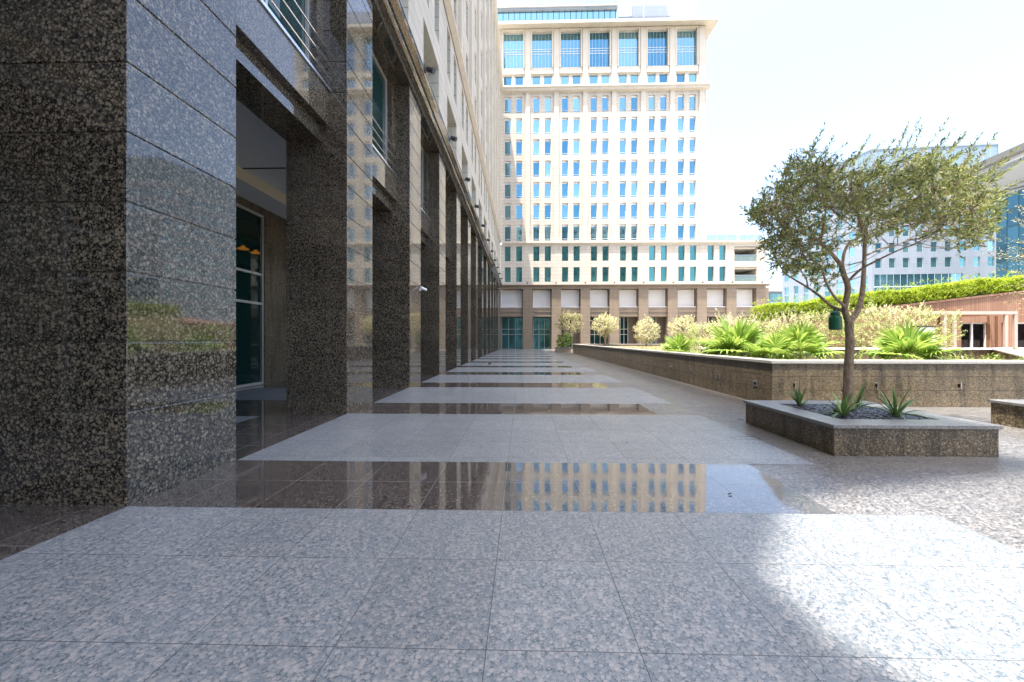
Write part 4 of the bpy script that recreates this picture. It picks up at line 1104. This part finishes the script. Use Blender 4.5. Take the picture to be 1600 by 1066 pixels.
o_ = mb.build('glazing', M['glass_navy'], gb); o_.location = -GB
mb = MB().prism([A-nr*.12, B-nr*.12, B-nr*.12+Vector((0,0,hz)), A-nr*.12+Vector((0,0,hz))], nr*-15)
o_ = mb.build('frame', plain('teal_frame', (.05,.12,.14), .4), gb); o_.location = -GB
mb = MB()
a_ = Vector((gx(1498, 88), 88, gz(1498, 268, 88))); b_ = Vector((gx(1700, 66), 66, gz(1700, 178, 66)))
mb.prism([a_, b_, b_+Vector((0,0,-1.3)), a_+Vector((0,0,-1.3))], (2.2, 3.0, 0))
o_ = mb.build('canopy_beam', plain('canopy_edge', (.13,.13,.12), .6), gb); o_.location = -GB
mb = MB()
for k in range(8):
    f_ = k/7; s0 = a_.lerp(A+Vector((-4,2,hz+.1)), f_)+Vector((1.5,2.5,-1.2*(1-f_))); s1 = b_.lerp(B+Vector((0,0,hz+.1)), f_)+Vector((1.5,2.5,-1.2*(1-f_)))
    mb.prism([s0, s1, s1+Vector((.9,1.2,-.35)), s0+Vector((.9,1.2,-.35))], (.0,.0,.12))
s0 = a_+Vector((3,4,-.9)); s1 = b_+Vector((3,4,-.9)); mb.prism([s0, s1, B+Vector((3,4,hz+.3)), A+Vector((-4,6,hz+.3))], (.3,.4,0))
o_ = mb.build('canopy_soffit', plain('canopy_panel', (.27,.30,.33), .6), gb); o_.location = -GB
# distant teal office
fo = empty('office_building', (95, 160, 0)); tag(fo, 'distant small teal glass office between the arcade corner and the pale building', 'building'); FO = Vector(fo.location)
mb = MB(); x0_, x1_ = 88, 108; zt_ = gz(1205, 443, 160)
for j in range(6):
    z0 = .5+j*(zt_-4.5)/6; mb2 = None
    for i in range(26): mb.box(x0_+i*.77+.06, x0_+(i+1)*.77-.06, 160, 160.1, z0+.6, z0+(zt_-4.5)/6-.05)
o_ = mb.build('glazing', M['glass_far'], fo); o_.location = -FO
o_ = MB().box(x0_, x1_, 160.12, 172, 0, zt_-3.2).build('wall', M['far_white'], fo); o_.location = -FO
o_ = MB().box(x0_, x1_+.2, 159.5, 172.2, zt_-3.19, zt_).build('roof_screen', M['shutter'], fo); o_.location = -FO
# office block across the plaza behind the viewer (mirrored in the windows)
rb = empty('office_building', (20, -75, 0)); tag(rb, 'broad stone office block closing the opposite end of the plaza', 'building')
mb = MB(); ops_ = [(x, x+1.4, z, z+2.2, .3) for x in [(-34+3.1*i) for i in range(24)] for z in [(2+3.6*j) for j in range(16)]]
wall(mb, (0,0,0), (-1,0,0), (0,1,0), -40, 40, 0, 60, [(-b, -a, c, d, e) for a, b, c, d, e in ops_]); mb.poly([(-40,0,60),(40,0,60),(40,-20,60),(-40,-20,60)])
mb.build('wall', M['limestone_plain'], rb); MB().box(-40, 40, -.6, -.31, 0, 59.5).build('glazing', M['glass_dark'], rb)

# ================================================================== SMALL THINGS ON THE PAVING
rnd = random.Random(3)
for i, (u, v) in enumerate(((765, 569.6), (977, 692), (1137, 772))):
    y = 1.55*622/(v-531); x = gx(u, y); b = .03 if i else .09
    mb = MB()
    if i == 0: mb.lathe([(b*1.0,0),(b*1.2,b*.5),(b*.7,b*1.2),(b*.2,b*1.5)], (0,0,0), 9)
    else: leaf(mb, Vector((0,0,.006)), Vector((.8,.5,.08)).normalized(), Vector((0,.1,1)).normalized(), .08, .03)
    tag(mb.build('fallen_leaf' if i else 'debris', plain('dry_brown' if i else 'dark_scrap', (.05,.035,.02), .8), loc=(x, y, .005)),
        ['small dark scrap lying on the pale paving far down the walkway', 'tiny dark dry leaf on the second pale paving band', 'small dry leaf on the polished dark strip'][i], 'debris')
hp = MB(); x, y = gx(1165, 6.35), 6.35  # thin steel outline of a small bright quad lying on the floor
hp.box(x-.2, x+.2, y-.09, y-.075, .005, .012); hp.box(x-.2, x+.2, y+.075, y+.09, .005, .012); hp.box(x-.2, x-.185, y-.075, y+.075, .005, .012); hp.box(x+.185, x+.2, y-.075, y+.075, .005, .012)
tag(hp.build('floor_quad', M['steel']), 'thin bright metal frame of a small hatch at the edge of the pale paving', 'quad')
